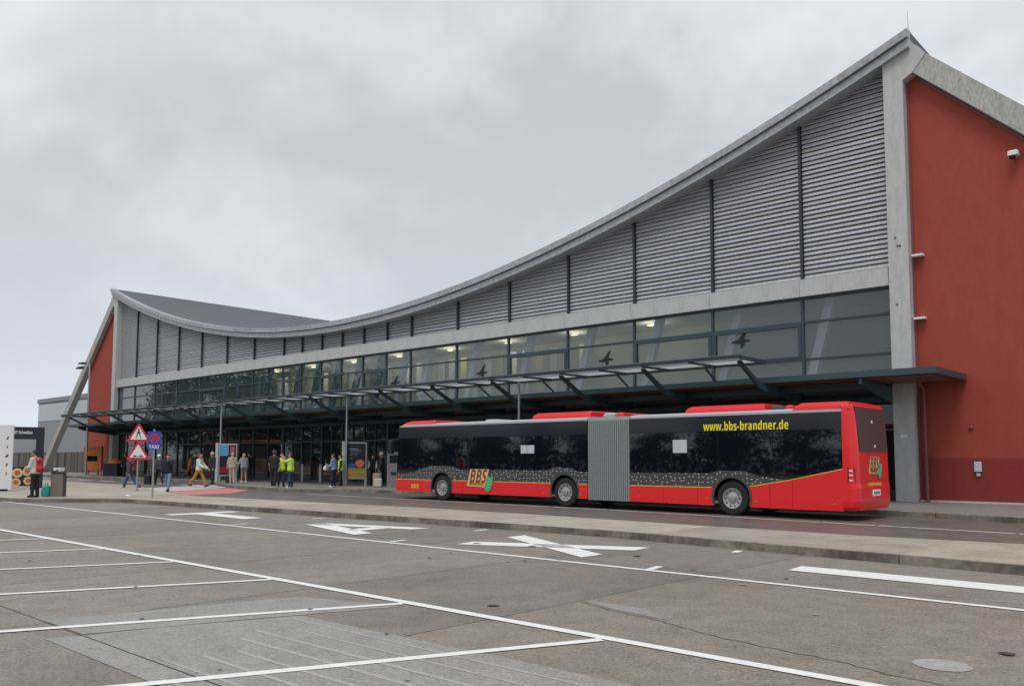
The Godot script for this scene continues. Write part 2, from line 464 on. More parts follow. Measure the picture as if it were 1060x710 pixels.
func ground():
	var mb := MB.new()
	mb.quad(V(-900, -0.03, -500), V(500, -0.03, -500), V(500, -0.03, 900), V(-900, -0.03, 900), Vector3.UP)
	struct("ground", mb, M.ground)
	# forecourt slabs with open joints
	var court := struct("forecourt_bed", MB.new(), M.joint)
	var bed := MB.new()
	bed.quad(V(-130, -0.018, -30), V(20, -0.018, -30), V(20, -0.018, 30), V(-130, -0.018, 30), Vector3.UP)
	court.mesh = bed.done()
	court.name = "forecourt"
	var big := FastNoiseLite.new()
	big.seed = 9; big.frequency = 0.35; big.fractal_octaves = 4
	var xs := [20.0, 9.0, 3.1, -5.8, -8.75, -11.7, -14.65, -17.6, -20.55, -23.5, -26.45, -29.4, -32.35, -41.2, -60.0, -130.0]
	var ds := [-30.0, -4.5, 3.0, 10.55, 17.0]
	for i in xs.size() - 1:
		for j in ds.size() - 1:
			var g := 0.008 if xs[i] - xs[i + 1] < 9.0 else 0.004
			var a := Vector2(xs[i + 1] + g, ds[j] + g)
			var b := Vector2(xs[i] - g, ds[j + 1] - g)
			var s := MB.new()
			var nx := clampi(int((b.x - a.x) / 0.45), 1, 10)
			var nd := clampi(int((b.y - a.y) / 0.45), 1, 17)
			for ix in nx:
				for iy in nd:
					var q := []
					for c in [[0, 0], [1, 0], [1, 1], [0, 1]]:
						q.append(Vector2(lerpf(a.x, b.x, float(ix + c[0]) / nx), lerpf(a.y, b.y, float(iy + c[1]) / nd)))
					for t in [[0, 1, 2], [0, 2, 3]]:
						var order := [t[0], t[2], t[1]]
						for k in order:
							var p: Vector2 = q[k]
							var v := 1.0 + big.get_noise_2d(p.x, p.y) * 0.34
							s.col = Color(v, v * 0.995, v * 0.98)
							s.vert(V(p.x, 0, p.y), Vector3.UP)
			# the slab's edges
			s.col = Color(0.6, 0.6, 0.6)
			s.quad(V(a.x, -0.016, a.y), V(b.x, -0.016, a.y), V(b.x, 0, a.y), V(a.x, 0, a.y), Vector3.BACK)
			s.quad(V(a.x, -0.016, b.y), V(b.x, -0.016, b.y), V(b.x, 0, b.y), V(a.x, 0, b.y), Vector3.FORWARD)
			s.quad(V(a.x, -0.016, a.y), V(a.x, -0.016, b.y), V(a.x, 0, b.y), V(a.x, 0, a.y), Vector3.LEFT)
			s.quad(V(b.x, -0.016, a.y), V(b.x, -0.016, b.y), V(b.x, 0, b.y), V(b.x, 0, a.y), Vector3.RIGHT)
			part("slab", s, M.slab[(i * 3 + j * 2) % 4], court)
	# bus lane
	mb = MB.new()
	mb.quad(V(-130, 0.002, 15.2), V(20, 0.002, 15.2), V(20, 0.002, 31.0), V(-130, 0.002, 31.0), Vector3.UP)
	struct("bus_lane_road", mb, M.lane)
	# raised island of long cast slabs, with dark weathered kerbs
	var island := struct("traffic_island", MB.new(), M.kerb)
	var core := MB.new()
	var cuts := [-120.0, -60.0, -44.0, -36.5, -32.8, -30.2, -26.0, -22.4, -18.0, -13.6, -9.0, -4.3, 0.4, 5.0, 12.0]
	var outline := []
	for p in ISL_NEAR: outline.append(p + Vector2(0, 0.038))
	for i in range(ISL_FAR.size() - 1, -1, -1): outline.append(ISL_FAR[i] - Vector2(0, 0.038))
	gpoly(outline, 0.0, 0.105, core)
	island.mesh = core.done()
	for i in cuts.size() - 1:
		var a: float = cuts[i] + 0.006
		var b: float = cuts[i + 1] - 0.006
		var pts := []
		for x in inner_x(ISL_NEAR, a, b): pts.append(Vector2(x, lerp_line(ISL_NEAR, x) + 0.036))
		var far := inner_x(ISL_FAR, a, b)
		far.reverse()
		for x in far: pts.append(Vector2(x, lerp_line(ISL_FAR, x) - 0.036))
		var s := MB.new()
		gpoly(pts, 0.09, 0.14 + 0.002 * (i % 3), s)
		part("slab", s, M.island[i % 3], island)
		for e in [[ISL_NEAR, 1.0], [ISL_FAR, -1.0]]:
			var line: Array = e[0]
			var xsn := inner_x(line, a, b)
			for k in xsn.size() - 1:
				var n := maxi(1, int((xsn[k + 1] - xsn[k]) / 2.6))
				for q in n:
					var xa: float = lerpf(xsn[k], xsn[k + 1], float(q) / n) + 0.004
					var xb: float = lerpf(xsn[k], xsn[k + 1], float(q + 1) / n) - 0.004
					var ya := lerp_line(line, xa)
					var yb := lerp_line(line, xb)
					var ks := MB.new()
					var f: float = e[1]
					ks.hexa([V(xa, -0.01, ya), V(xb, -0.01, yb), V(xb, -0.01, yb + 0.032 * f), V(xa, -0.01, ya + 0.032 * f), V(xa, 0.132, ya + 0.012 * f), V(xb, 0.132, yb + 0.012 * f), V(xb, 0.139, yb + 0.032 * f), V(xa, 0.139, ya + 0.032 * f)])
					part("kerb_stone", ks, M.kerb, island)
	# pavement along the terminal
	var near := [Vector2(-130, 25.4), Vector2(-73, 25.5), Vector2(-56, 26.2), Vector2(-48, 25.4), Vector2(-42, 23.0), Vector2(-38, 22.3), Vector2(-34, 21.7), Vector2(-31.4, 24.0), Vector2(-26, 24.4), Vector2(-9, 24.7), Vector2(-4.7, 23.8), Vector2(14, 22.8)]
	var pav := MB.new()
	var pl := []
	for p in near: pl.append(p + Vector2(0, 0.12))
	pl.append(Vector2(14, 30.9)); pl.append(Vector2(-130, 30.9))
	gpoly(pl, 0.0, 0.14, pav)
	var pv := struct("pavement", pav, M.walk)
	for i in near.size() - 1:
		var n := maxi(1, int(near[i].distance_to(near[i + 1]) / 2.0))
		for q in n:
			var a2: Vector2 = near[i].lerp(near[i + 1], float(q) / n + 0.002)
			var b2: Vector2 = near[i].lerp(near[i + 1], float(q + 1) / n - 0.002)
			var ks := MB.new()
			ks.hexa([V(a2.x, -0.01, a2.y), V(b2.x, -0.01, b2.y), V(b2.x, -0.01, b2.y + 0.115), V(a2.x, -0.01, a2.y + 0.115), V(a2.x, 0.135, a2.y + 0.02), V(b2.x, 0.135, b2.y + 0.02), V(b2.x, 0.145, b2.y + 0.115), V(a2.x, 0.145, a2.y + 0.115)])
			part("kerb_stone", ks, M.kerb, pv)

func inner_x(line: Array, a: float, b: float) -> Array:
	var out := [a]
	for p in line:
		if p.x > a + 0.02 and p.x < b - 0.02: out.append(p.x)
	out.append(b)
	return out

func sheet(called: String, polys: Array, y: float, m: Material):
	var mb := MB.new()
	for pts in polys:
		var poly := PackedVector2Array(pts)
		var idx := Geometry2D.triangulate_polygon(poly)
		for i in range(0, idx.size(), 3):
			mb.trin(V(poly[idx[i]].x, y, poly[idx[i]].y), V(poly[idx[i + 1]].x, y, poly[idx[i + 1]].y), V(poly[idx[i + 2]].x, y, poly[idx[i + 2]].y), Vector3.UP, Vector3.UP, Vector3.UP)
	return struct(called, mb, m)

func strip(a: Vector2, b: Vector2, w: float) -> Array:
	# a painted line with slightly uneven edges
	var t := (b - a).normalized()
	var s := Vector2(-t.y, t.x) * w * 0.5
	var n := maxi(1, int(a.distance_to(b) / 0.8))
	var l := []
	var r := []
	for i in n + 1:
		var p := a.lerp(b, float(i) / n)
		l.append(p + s * rng.randf_range(0.96, 1.03)); r.append(p - s * rng.randf_range(0.96, 1.03))
	r.reverse()
	return l + r

func markings():
	# scraped patch with fine lines along it
	sheet("scraped_patch", [[Vector2(-7.87, 3.008), Vector2(-7.75, 3.6), Vector2(-7.3, 4.85), Vector2(-4.2, 4.95), Vector2(0.5, 4.9), Vector2(0.5, 3.008)], [Vector2(-8.0, 2.72), Vector2(-7.87, 2.992), Vector2(0.5, 2.992), Vector2(0.5, 1.4), Vector2(-5.4, 1.5), Vector2(-5.75, 2.72)]], 0.004, M.patch)
	for k in 9:
		sheet("scraped_line", [strip(Vector2(-7.0 + k * 0.13 + rng.randf_range(-0.3, 0.5), 4.7 - k * 0.27), Vector2(rng.randf_range(-2.5, 0.4), 4.73 - k * 0.27), rng.randf_range(0.03, 0.055))], 0.006, M.patch_line)
	sheet("road_patch", [[Vector2(-8.9, 3.02), Vector2(-7.95, 3.02), Vector2(-7.5, 4.4), Vector2(-6.95, 5.9), Vector2(-8.3, 5.5)]], 0.004, M.patch)
	# lines
	sheet("road_line", [strip(Vector2(-60, 6.02), Vector2(6, 6.08), 0.13)], 0.008, M.paint)
	sheet("road_line", [strip(Vector2(-34, 9.95), Vector2(6, 10.2), 0.12)], 0.008, M.paint)
	for x in [1.0, -1.8, -4.42, -7.08, -9.7, -12.42, -15.05, -17.7, -20.4, -23.1, -25.8]:
		sheet("parking_line", [strip(Vector2(x, 5.99), Vector2(x - 0.44 * 5.0, 1.0), 0.11)], 0.0085, M.paint)
	for t in [[-12.42, 10.2, 10.62], [-6.68, 10.2, 10.6], [-18.22, 10.15, 10.64], [-24.2, 10.1, 10.6], [-18.55, 12.6, 13.1], [-12.95, 12.95, 13.45], [-6.83, 13.0, 13.35]]:
		sheet("parking_tick", [strip(Vector2(t[0], t[1]), Vector2(t[0] - 0.08, t[2]), 0.12)], 0.008, M.paint)
	# T A X I, written for drivers heading to the left
	var yl := 0.008
	sheet("road_letter", [[Vector2(-22.95, 10.75), Vector2(-22.45, 10.75), Vector2(-22.4, 12.75), Vector2(-22.9, 12.75)], [Vector2(-22.45, 11.42), Vector2(-19.75, 11.36), Vector2(-19.75, 11.92), Vector2(-22.44, 11.97)]], yl, M.paint)
	sheet("road_letter", [[Vector2(-17.1, 11.45), Vector2(-14.1, 10.62), Vector2(-14.15, 11.12), Vector2(-17.1, 11.98)], [Vector2(-17.1, 11.5), Vector2(-14.25, 12.3), Vector2(-14.2, 12.8), Vector2(-17.12, 12.0)], [Vector2(-15.25, 11.28), Vector2(-14.8, 11.2), Vector2(-14.85, 12.22), Vector2(-15.3, 12.1)]], yl, M.paint)
	sheet("road_letter", [[Vector2(-11.2, 10.75), Vector2(-11.32, 11.3), Vector2(-8.3, 12.72), Vector2(-8.24, 12.12)], [Vector2(-11.46, 12.4), Vector2(-11.5, 12.95), Vector2(-8.28, 11.25), Vector2(-8.28, 10.7)]], yl, M.paint)
	sheet("road_letter", [[Vector2(-5.2, 11.48), Vector2(-5.26, 12.06), Vector2(-2.0, 12.0), Vector2(-2.0, 11.42)]], yl, M.paint)
	# bus lane edge line, worn into dashes
	var xx := -31.5
	while xx < 12.0:
		var l := rng.randf_range(1.2, 4.5)
		sheet("bus_lane_line", [strip(Vector2(xx, 21.12 - maxf(0.0, xx + 14.0) * 0.07), Vector2(xx + l, 21.12 - maxf(0.0, xx + l + 14.0) * 0.07), 0.1)], 0.007, M.paint)
		xx += l + rng.randf_range(0.05, 0.16)
	# red and white crossing
	sheet("crossing_red_field", [[Vector2(-37.2, 17.0), Vector2(-40.6, 22.4), Vector2(-37.2, 21.6), Vector2(-34.5, 19.2), Vector2(-34.2, 16.6)]], 0.147 - 0.138, M.paint_red)
	sheet("crossing_white_band", [[Vector2(-43.8, 19.5), Vector2(-45.9, 24.4), Vector2(-41.2, 22.7), Vector2(-40.8, 22.2), Vector2(-37.5, 17.1), Vector2(-39.5, 18.0)]], 0.009, M.paint_worn)
	sheet("red_field", [[Vector2(-60, 9.3), Vector2(-34.4, 9.45), Vector2(-36.0, 7.8), Vector2(-60, 7.8)]], 0.009, M.paint_red)
	for k in 6: sheet("crossing_stripe", [strip(Vector2(-47.5 - k * 4.0, 23.3), Vector2(-45.5 - k * 4.0, 23.5), 0.4)], 0.009, M.paint)
	# filled core hole and a wandering crack
	var disc := []
	for k in 20: disc.append(Vector2(-1.98 + cos(TAU * k / 20) * 0.21, 7.05 + sin(TAU * k / 20) * 0.2))
	sheet("core_hole_patch", [disc], 0.004, M.patch_line)
	var crack := [Vector2(-5.77, 7.41), Vector2(-5.2, 7.2), Vector2(-4.6, 7.1), Vector2(-4.28, 6.97), Vector2(-3.8, 6.8), Vector2(-3.18, 6.69), Vector2(-2.6, 6.62), Vector2(-2.2, 6.48), Vector2(-1.0, 6.3)]
	var cs := []
	for k in crack.size() - 1:
		for q in 5:
			var a: Vector2 = crack[k].lerp(crack[k + 1], q / 5.0) + Vector2(0, sin((k * 5 + q) * 2.3) * 0.018)
			var b: Vector2 = crack[k].lerp(crack[k + 1], (q + 1) / 5.0) + Vector2(0, sin((k * 5 + q + 1) * 2.3) * 0.018)
			cs.append([a, b, b + Vector2(0, 0.011), a + Vector2(0, 0.012)])
	sheet("road_crack", cs, 0.004, M.joint)
	sheet("road_stain", [[Vector2(-5.75, 7.5), Vector2(-5.0, 7.55), Vector2(-4.5, 7.16), Vector2(-5.2, 7.28), Vector2(-5.75, 7.46)]], 0.004, M.patch)
# drips of oil and chewing gum
	var r5 := RandomNumberGenerator.new()
	r5.seed = 21
	for k in 46:
		var c := Vector2(r5.randf_range(-16, 1), r5.randf_range(2.2, 12.5))
		var rad := r5.randf_range(0.012, 0.045) if k % 4 else r5.randf_range(0.05, 0.1)
		var pl := []
		for j in 9: pl.append(c + Vector2.from_angle(TAU * j / 9.0) * rad * r5.randf_range(0.6, 1.25))
		sheet("oil_spot", [pl], 0.0135 if k % 2 else 0.0125, M.oil if k % 3 else M.gum)

# ---------------------------------------------------------------- terminal
const CX := -42.3
const OFFS := [0.0, 2.15, 4.35, 6.5, 10.25, 14.0, 17.8, 21.55, 25.4, 29.2, 32.45]

func roof_y(x: float) -> float: return 9.33 + 0.0059 * (x - CX) * (x - CX)

func mirrored(p: Array) -> Array:
	var out := []
	for q in p: out.append(Vector2(2.0 * CX - q.x, q.y))
	return out

func wall_poly(mb: MB, pts: Array, d0: float, d1: float):
	mb.prism(PackedVector2Array(pts), V(0, 0, d0), Vector3.RIGHT, Vector3.UP, V(0, 0, d1 - d0))

func terminal():
	var base := V(CX, 0, 30.6)
	var T := thing("terminal_building", "long airport terminal with sagging roof, grey louvres, glass band and red end walls", "building", base)
	var xs := []
	for i in range(OFFS.size() - 1, 0, -1): xs.append(CX + OFFS[i])
	for i in OFFS.size(): xs.append(CX - OFFS[i])
	# pillars with the head of the raking strut
	var pil := [Vector2(-9.8, 0), Vector2(-9.8, 15.7), Vector2(-8.66, 16.0), Vector2(-8.36, 15.6), Vector2(-8.8, 15.05), Vector2(-9.14, 14.86), Vector2(-9.12, 0)]
	var stt := [Vector2(-8.36, 15.6), Vector2(-8.8, 15.05), Vector2(7.7, -0.6), Vector2(8.7, -0.6)]
	var redp := [Vector2(-9.118, 0.2), Vector2(-9.138, 14.86), Vector2(-8.8, 15.04), Vector2(-3.1, 9.62), Vector2(-3.1, 0.2)]
	for side in 2:
		var f := func(p): return p if side == 0 else mirrored(p)
		var mb := MB.new(base)
		wall_poly(mb, f.call(pil), 30.3, 31.2)
		var pill := part("pillar", mb, M.concrete, T)
		mb = MB.new(base)
		wall_poly(mb, f.call(stt), 30.33, 30.85)
		part("raking_strut", mb, M.concrete_old, T)
		mb = MB.new(base)
		wall_poly(mb, f.call(redp), 30.72, 31.1)
		var rw := part("red_wall", mb, M.red_wall, T)
		mb = MB.new(base)
		wall_poly(mb, f.call([Vector2(-9.1, 0.2), Vector2(-9.1, 1.62), Vector2(-3.12, 1.62), Vector2(-3.12, 0.2)]), 30.712, 30.73)
		part("painted_base", mb, M.red_low, rw)
		mb = MB.new(base)
		wall_poly(mb, f.call([Vector2(-9.1, 0.0), Vector2(-9.1, 0.198), Vector2(-3.05, 0.198), Vector2(-3.05, 0.0)]), 30.62, 31.1)
		part("plinth", mb, M.concrete, rw)
		# dark strips round the red wall: shade of the recessed joint put into colour
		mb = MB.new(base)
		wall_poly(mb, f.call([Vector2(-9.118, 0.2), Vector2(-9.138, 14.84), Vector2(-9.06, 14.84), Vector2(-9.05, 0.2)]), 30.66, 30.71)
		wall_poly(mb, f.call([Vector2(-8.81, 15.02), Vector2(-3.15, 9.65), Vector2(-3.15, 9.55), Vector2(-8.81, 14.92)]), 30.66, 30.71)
		part("joint_shade", mb, M.purple, rw)
		if side == 0:
			mb = MB.new(base)
			mb.tube([V(-8.98, 4.25, 30.35), V(-8.93, 4.1, 30.4), V(-8.86, 3.95, 30.52), V(-8.84, 0.15, 30.52)], [0.06, 0.06, 0.06, 0.06], 10)
			for y in [0.5, 1.8, 3.2]: mb.tube([V(-8.84, y, 30.52), V(-8.84, y + 0.06, 30.52)], [0.075, 0.075], 10)
			part("downpipe", mb, M.purple, T)
			for y in [8.62, 6.42]:
				mb = MB.new(base)
				mb.box(V(-9.08, y - 0.035, 30.7), V(-8.72, y + 0.035, 30.45))
				part("bracket", mb, M.white, rw)
			mb = MB.new(base)
			mb.bar(V(-5.85, 11.42, 30.7), V(-5.85, 11.5, 30.4), 0.09, 0.09)
			mb.cbox(V(-6.02, 11.36, 30.58), V(-5.72, 11.52, 30.28), 0.03)
			var cm := part("security_camera", mb, M.white, rw)
			mb = MB.new(base)
			mb.lathe(V(-5.9, 11.36, 30.43), Vector3.DOWN, [Vector2(0.1, 0.0), Vector2(0.09, 0.06), Vector2(0.05, 0.1), Vector2(0.0, 0.115)], 12)
			part("dome", mb, M.black, cm)
			mb = MB.new(base)
			mb.cbox(V(-7.42, 1.18, 30.70), V(-7.2, 1.5, 30.6), 0.02)
			mb.cbox(V(-7.36, 1.03, 30.70), V(-7.25, 1.14, 30.64), 0.01)
			part("wall_box", mb, M.paper, rw)
			mb = MB.new(base)
			mb.lathe(V(-7.47, 2.62, 30.71), V(0, 0, -1), [Vector2(0.08, 0), Vector2(0.07, 0.05), Vector2(0.0, 0.09)], 12)
			part("alarm", mb, M.maroon, rw)
			mb = MB.new(base)
			mb.cbox(V(-9.58, 2.3, 30.299), V(-9.36, 2.42, 30.28), 0.004)
			part("number_plate", mb, M.white, pill)
			for q in [[-9.55, 9.3], [-9.48, 9.0], [-9.4, 9.0], [-9.55, 6.95]]:
				mb = MB.new(base)
				mb.lathe(V(q[0], q[1], 30.3), V(0, 0, -1), [Vector2(0.035, 0), Vector2(0.03, 0.03), Vector2(0, 0.035)], 10)
				part("anchor_bolt", mb, M.rim_dark, pill)
			# lightning rod at the tip
			mb = MB.new(base)
			mb.tube([V(-8.95, 16.7, 30.5), V(-8.95, 17.4, 30.5)], [0.012, 0.006], 6)
			part("lightning_rod", mb, M.steel, T)
			mb = MB.new(base)
			mb.tube([V(-20.8, 12.4, 30.5), V(-20.8, 13.0, 30.5)], [0.012, 0.006], 6)
			part("lightning_rod", mb, M.steel, T)
	# roof and its two-step edge
	var n := 56
	var half := 33.45
	var lower := MB.new(base)
	var upper := MB.new(base)
	var flash := []
	var sheet_m := MB.new(base)
	for i in n:
		var xa := CX - half + 2 * half * i / n
		var xb := CX - half + 2 * half * (i + 1) / n
		var ya := roof_y(xa)
		var yb := roof_y(xb)
		lower.hexa([V(xa, ya, 30.12), V(xb, yb, 30.12), V(xb, yb, 31.5), V(xa, ya, 31.5), V(xa, ya + 0.3, 30.12), V(xb, yb + 0.3, 30.12), V(xb, yb + 0.3, 31.5), V(xa, ya + 0.3, 31.5)])
		if i % 2 == 0: upper = MB.new(base)
		var ja := 0.006 if i % 2 == 0 else 0.0
		var jb := 0.006 if i % 2 == 1 else 0.0
		var xa2 := xa
		xa = xa + ja
		xb = xb - jb
		upper.hexa([V(xa, ya + 0.33, 30.0), V(xb, yb + 0.33, 30.0), V(xb, yb + 0.33, 30.4), V(xa, ya + 0.33, 30.4), V(xa, ya + 0.62, 30.0), V(xb, yb + 0.62, 30.0), V(xb, yb + 0.66, 30.4), V(xa, ya + 0.66, 30.4)])
		if i % 2 == 1: flash.append(upper)
		xa = xa2
		xb = xb + jb
		var na := Vector3(-0.0118 * (xa - CX), 1, 0).normalized()
		var nb := Vector3(-0.0118 * (xb - CX), 1, 0).normalized()
		var p := [V(xa, ya + 0.6, 30.4), V(xb, yb + 0.6, 30.4), V(xb, yb + 0.6, 96), V(xa, ya + 0.6, 96)]
		sheet_m.trin(p[0], p[1], p[2], na, nb, nb)
		sheet_m.trin(p[0], p[2], p[3], na, nb, na)
		sheet_m.quad(V(xa, ya + 0.3, 31.4), V(xb, yb + 0.3, 31.4), V(xb, yb + 0.3, 96), V(xa, ya + 0.3, 96), Vector3.DOWN)
	for e in [-1, 1]:
		var xe: float = CX + e * half
		sheet_m.quad(V(xe, roof_y(xe) + 0.3, 30.4), V(xe, roof_y(xe) + 0.6, 30.4), V(xe, roof_y(xe) + 0.6, 96), V(xe, roof_y(xe) + 0.3, 96), Vector3(e, 0, 0))
	var roof := part("roof", sheet_m, M.roof, T)
	part("edge_beam", lower, M.fascia, roof)
	for k in flash.size(): part("edge_flashing", flash[k], M.fascia if k % 3 else M.fascia2, roof)
	# body of the building behind the front
	var shell := MB.new(base)
	shell.box(V(CX - 32.4, 0.1, 43.0), V(CX + 32.4, 9.3, 42.8))
	part("rear_wall", shell, M.int_dark, T)
	for e in [-1, 1]:
		shell = MB.new(base)
		shell.box(V(CX + e * 32.6, 0.0, 31.1), V(CX + e * 33.0, 15.6, 95))
		part("end_wall", shell, M.concrete, T)
	shell = MB.new(base)
	shell.box(V(CX - 32.5, 3.95, 30.75), V(CX + 32.5, 4.4, 42.8))
	part("floor_slab", shell, M.int_dark, T)
	shell = MB.new(base)
	shell.box(V(CX - 32.5, 8.4, 30.95), V(CX + 32.5, 8.7, 42.8))
	part("ceiling", shell, M.int_white, T)
	shell = MB.new(base)
	shell.box(V(CX - 32.5, 0.02, 30.75), V(CX + 32.5, 0.13, 42.8))
	part("ground_floor", shell, M.int_floor, T)
	shell = MB.new(base)
	shell.box(V(CX - 32.4, 4.4, 38.0), V(CX + 32.4, 8.4, 38.2))
	part("gallery_wall", shell, M.int_pale, T)
	# gallery: leaning columns, curtain panels and lamps seen through the glass
	for i in range(1, xs.size() - 1):
		var x: float = xs[i]
		var c := MB.new(base)
		c.bar(V(x - 0.1, 4.4, 31.5), V(x + 0.95, 8.4, 31.6), 0.34, 0.3, V(0, 0, 1))
		part("leaning_column", c, M.paper if x > -38 else M.teal, T)
	for k in 34:
		var c := MB.new(base)
		var x := -63.0 + k * 1.05
		if fposmod(x, 4.3) < 0.8: continue
		c.box(V(x, 4.45, 36.6), V(x + (0.55 if k % 2 == 0 else 0.4), 7.9, 36.5))
		part("curtain_panel", c, M.int_yellow if k % 3 == 0 else M.int_white, T)
	# lit strip lamps under the gallery ceiling
	for i in 8:
		var c := MB.new(base)
		var x := -23.0 - i * 4.9
		c.box(V(x - 0.2, 8.25, 35.6), V(x + 0.2, 8.32, 35.45))
		part("strip_lamp", c, M.lamp, T)
		var al := OmniLight3D.new()
		al.name = "strip_lamp_light"
		al.light_color = Color(1.0, 0.97, 0.86)
		al.light_energy = 1.0
		al.light_size = 0.5
		al.omni_range = 30.0
		al.shadow_enabled = true
		T.add_child(al, true)
		al.position = V(x, 8.1, 35.5) - base
	for i in range(0, 9):
		var c := MB.new(base)
		var x := -12.0 - i * 3.0
		c.box(V(x - 1.0, 8.3, 33.0), V(x + 0.6, 8.36, 33.2))
		part("ceiling_rail", c, M.int_yellow, T)
	# front, bay by bay
	var made := 0
	var rest := MB.new(base)
	var slat_mesh := MB.new()
	# a folded slat one metre long: sloping blade with a lip
	for q in [[Vector2(0.0, 0.152), Vector2(-0.058, 0.022)], [Vector2(-0.058, 0.022), Vector2(-0.05, 0.0)], [Vector2(-0.05, 0.0), Vector2(0.0, 0.012)]]:
		var a: Vector2 = q[0]
		var b: Vector2 = q[1]
		var nn := Vector3(0, -(b.x - a.x), b.y - a.y).normalized()
		nn = Vector3(0, absf(b.x - a.x), absf(b.y - a.y)).normalized() if a.y > 0.1 else Vector3(0, -0.4, 0.9).normalized()
		slat_mesh.quad(Vector3(0, a.y, -a.x), Vector3(1, a.y, -a.x), Vector3(1, b.y, -b.x), Vector3(0, b.y, -b.x), nn)
	slat_mesh.quad(Vector3(0, 0.152, 0), Vector3(1, 0.152, 0), Vector3(1, 0.156, -0.02), Vector3(0, 0.156, -0.02), Vector3.UP)
	var slat: ArrayMesh = slat_mesh.done()
	var birds := {1: [-15.72, 6.28], 3: [-22.35, 6.05], 5: [-30.25, 6.0], 7: [-37.2, 5.9], 17: [-68.9, 5.8]}
	for i in xs.size() - 1:
		var x1: float = xs[i]
		var x0: float = xs[i + 1]
		# concrete band panel
		var mb := MB.new(base)
		mb.box(V(x0 + 0.006, 7.69, 30.9), V(x1 - 0.006, 8.34, 30.42))
		part("band_panel", mb, M.concrete, T)
		# louvre field
		mb = MB.new(base)
		mb.hexa([V(x0, 8.3, 31.0), V(x1, 8.3, 31.0), V(x1, 8.3, 31.05), V(x0, 8.3, 31.05), V(x0, roof_y(x0) + 0.1, 31.0), V(x1, roof_y(x1) + 0.1, 31.0), V(x1, roof_y(x1) + 0.1, 31.05), V(x0, roof_y(x0) + 0.1, 31.05)])
		var lv := part("louvre_field", mb, M.teal_dark, T)
		var y := 8.42
		var xa := x0 + 0.07
		var xb := x1 - 0.07
		while true:
			# where the slat passes under the curve of the roof
			var u := sqrt(maxf((y - 0.02 - 9.33) / 0.0059, 0.0))
			var sa := xa
			var sb := xb
			if y > 9.35:
				if x1 > CX + 0.1: sa = maxf(xa, CX + u)
				else: sb = minf(xb, CX - u)
			if sb - sa < 0.12: break
			if made < 300:
				var s := part("slat", slat, M.slat[(made * 7 + i) % 3], lv)
				s.position = V(sa, y, 30.82) - base
				s.rotation = Vector3(rng.randf_range(-0.03, 0.03), 0, rng.randf_range(-0.0012, 0.0012))
				s.scale = Vector3(sb - sa, 1, 1)
				made += 1
			else:
				rest.hexa([V(sa, y, 30.77), V(sb, y, 30.77), V(sb, y, 30.83), V(sa, y, 30.83), V(sa, y + 0.03, 30.76), V(sb, y + 0.03, 30.76), V(sb, y + 0.152, 30.83), V(sa, y + 0.152, 30.83)])
			y += 0.175
		# dark post between the fields
		if i > 0:
			mb = MB.new(base)
			mb.box(V(x1 - 0.045, 8.345, 30.98), V(x1 + 0.045, roof_y(x1) + 0.05, 30.66))
			part("louvre_post", mb, M.post, T)
		# upper window
		mb = MB.new(base)
		var d0 := 30.62
		var d1 := 30.74
		var jamb := 0.05
		mb.box(V(x0, 4.4, d1), V(x0 + jamb, 7.688, d0))
		mb.box(V(x1 - jamb, 4.4, d1), V(x1, 7.688, d0))
		mb.box(V(x0 + jamb, 7.6, d1), V(x1 - jamb, 7.688, d0))
		mb.box(V(x0 + jamb, 6.69, d1), V(x1 - jamb, 6.77, d0 - 0.003))
		mb.box(V(x0 + jamb, 5.28, d1), V(x1 - jamb, 5.36, d0 - 0.003))
		mb.box(V(x0 + jamb, 4.4, d1), V(x1 - jamb, 4.48, d0))
		var wn := part("window", mb, M.frame, T)
		# an opening sash in some bays
		if i in [1, 2, 4, 8, 10, 12, 15]:
			mb = MB.new(base)
			for q in [[x0 + jamb, x0 + jamb + 0.11, 5.36, 6.69], [x1 - jamb - 0.13, x1 - jamb, 5.36, 6.69], [x0 + jamb + 0.11, x1 - jamb - 0.13, 6.58, 6.69], [x0 + jamb + 0.11, x1 - jamb - 0.13, 5.36, 5.46]]:
				mb.box(V(q[0], q[2], d1), V(q[1], q[3], d0 - 0.02))
			part("sash", mb, M.frame, wn)
		for q in [[4.48, 5.28], [5.36, 6.69], [6.77, 7.6]]:
			mb = MB.new(base)
			for dp in [30.68, 30.705]: mb.quad(V(x0 + jamb, q[0], dp), V(x1 - jamb, q[0], dp), V(x1 - jamb, q[1], dp), V(x0 + jamb, q[1], dp), Vector3.BACK)
			part("pane", mb, M.glass, wn)
		if birds.has(i):
			var bp := []
			for v in [Vector2(-0.4, -0.08), Vector2(-0.3, 0.0), Vector2(-0.1, 0.04), Vector2(0.0, 0.12), Vector2(0.18, 0.34), Vector2(0.32, 0.42), Vector2(0.26, 0.24), Vector2(0.2, 0.06), Vector2(0.44, 0.02), Vector2(0.44, -0.06), Vector2(0.22, -0.07), Vector2(0.18, -0.22), Vector2(0.06, -0.32), Vector2(0.02, -0.13), Vector2(-0.2, -0.1)]:
				bp.append(v + Vector2(birds[i][0], birds[i][1]))
			mb = MB.new(base)
			wall_poly(mb, bp, 30.668, 30.674)
			part("bird_sticker", mb, M.black, wn)
		# ground floor glazing, two lights to a bay, three bays of doors
		mb = MB.new(base)
		var xm := (x0 + x1) / 2
		for x in [x0 + 0.03, xm, x1 - 0.03]: mb.box(V(x - 0.035, 0.14, 30.95), V(x + 0.035, 3.95, 30.8))
		for yy in [0.18, 2.62, 3.9]: mb.box(V(x0 + 0.07, yy - 0.04, 30.94), V(x1 - 0.07, yy + 0.04, 30.81))
		var sf := part("shop_front", mb, M.frame, T)
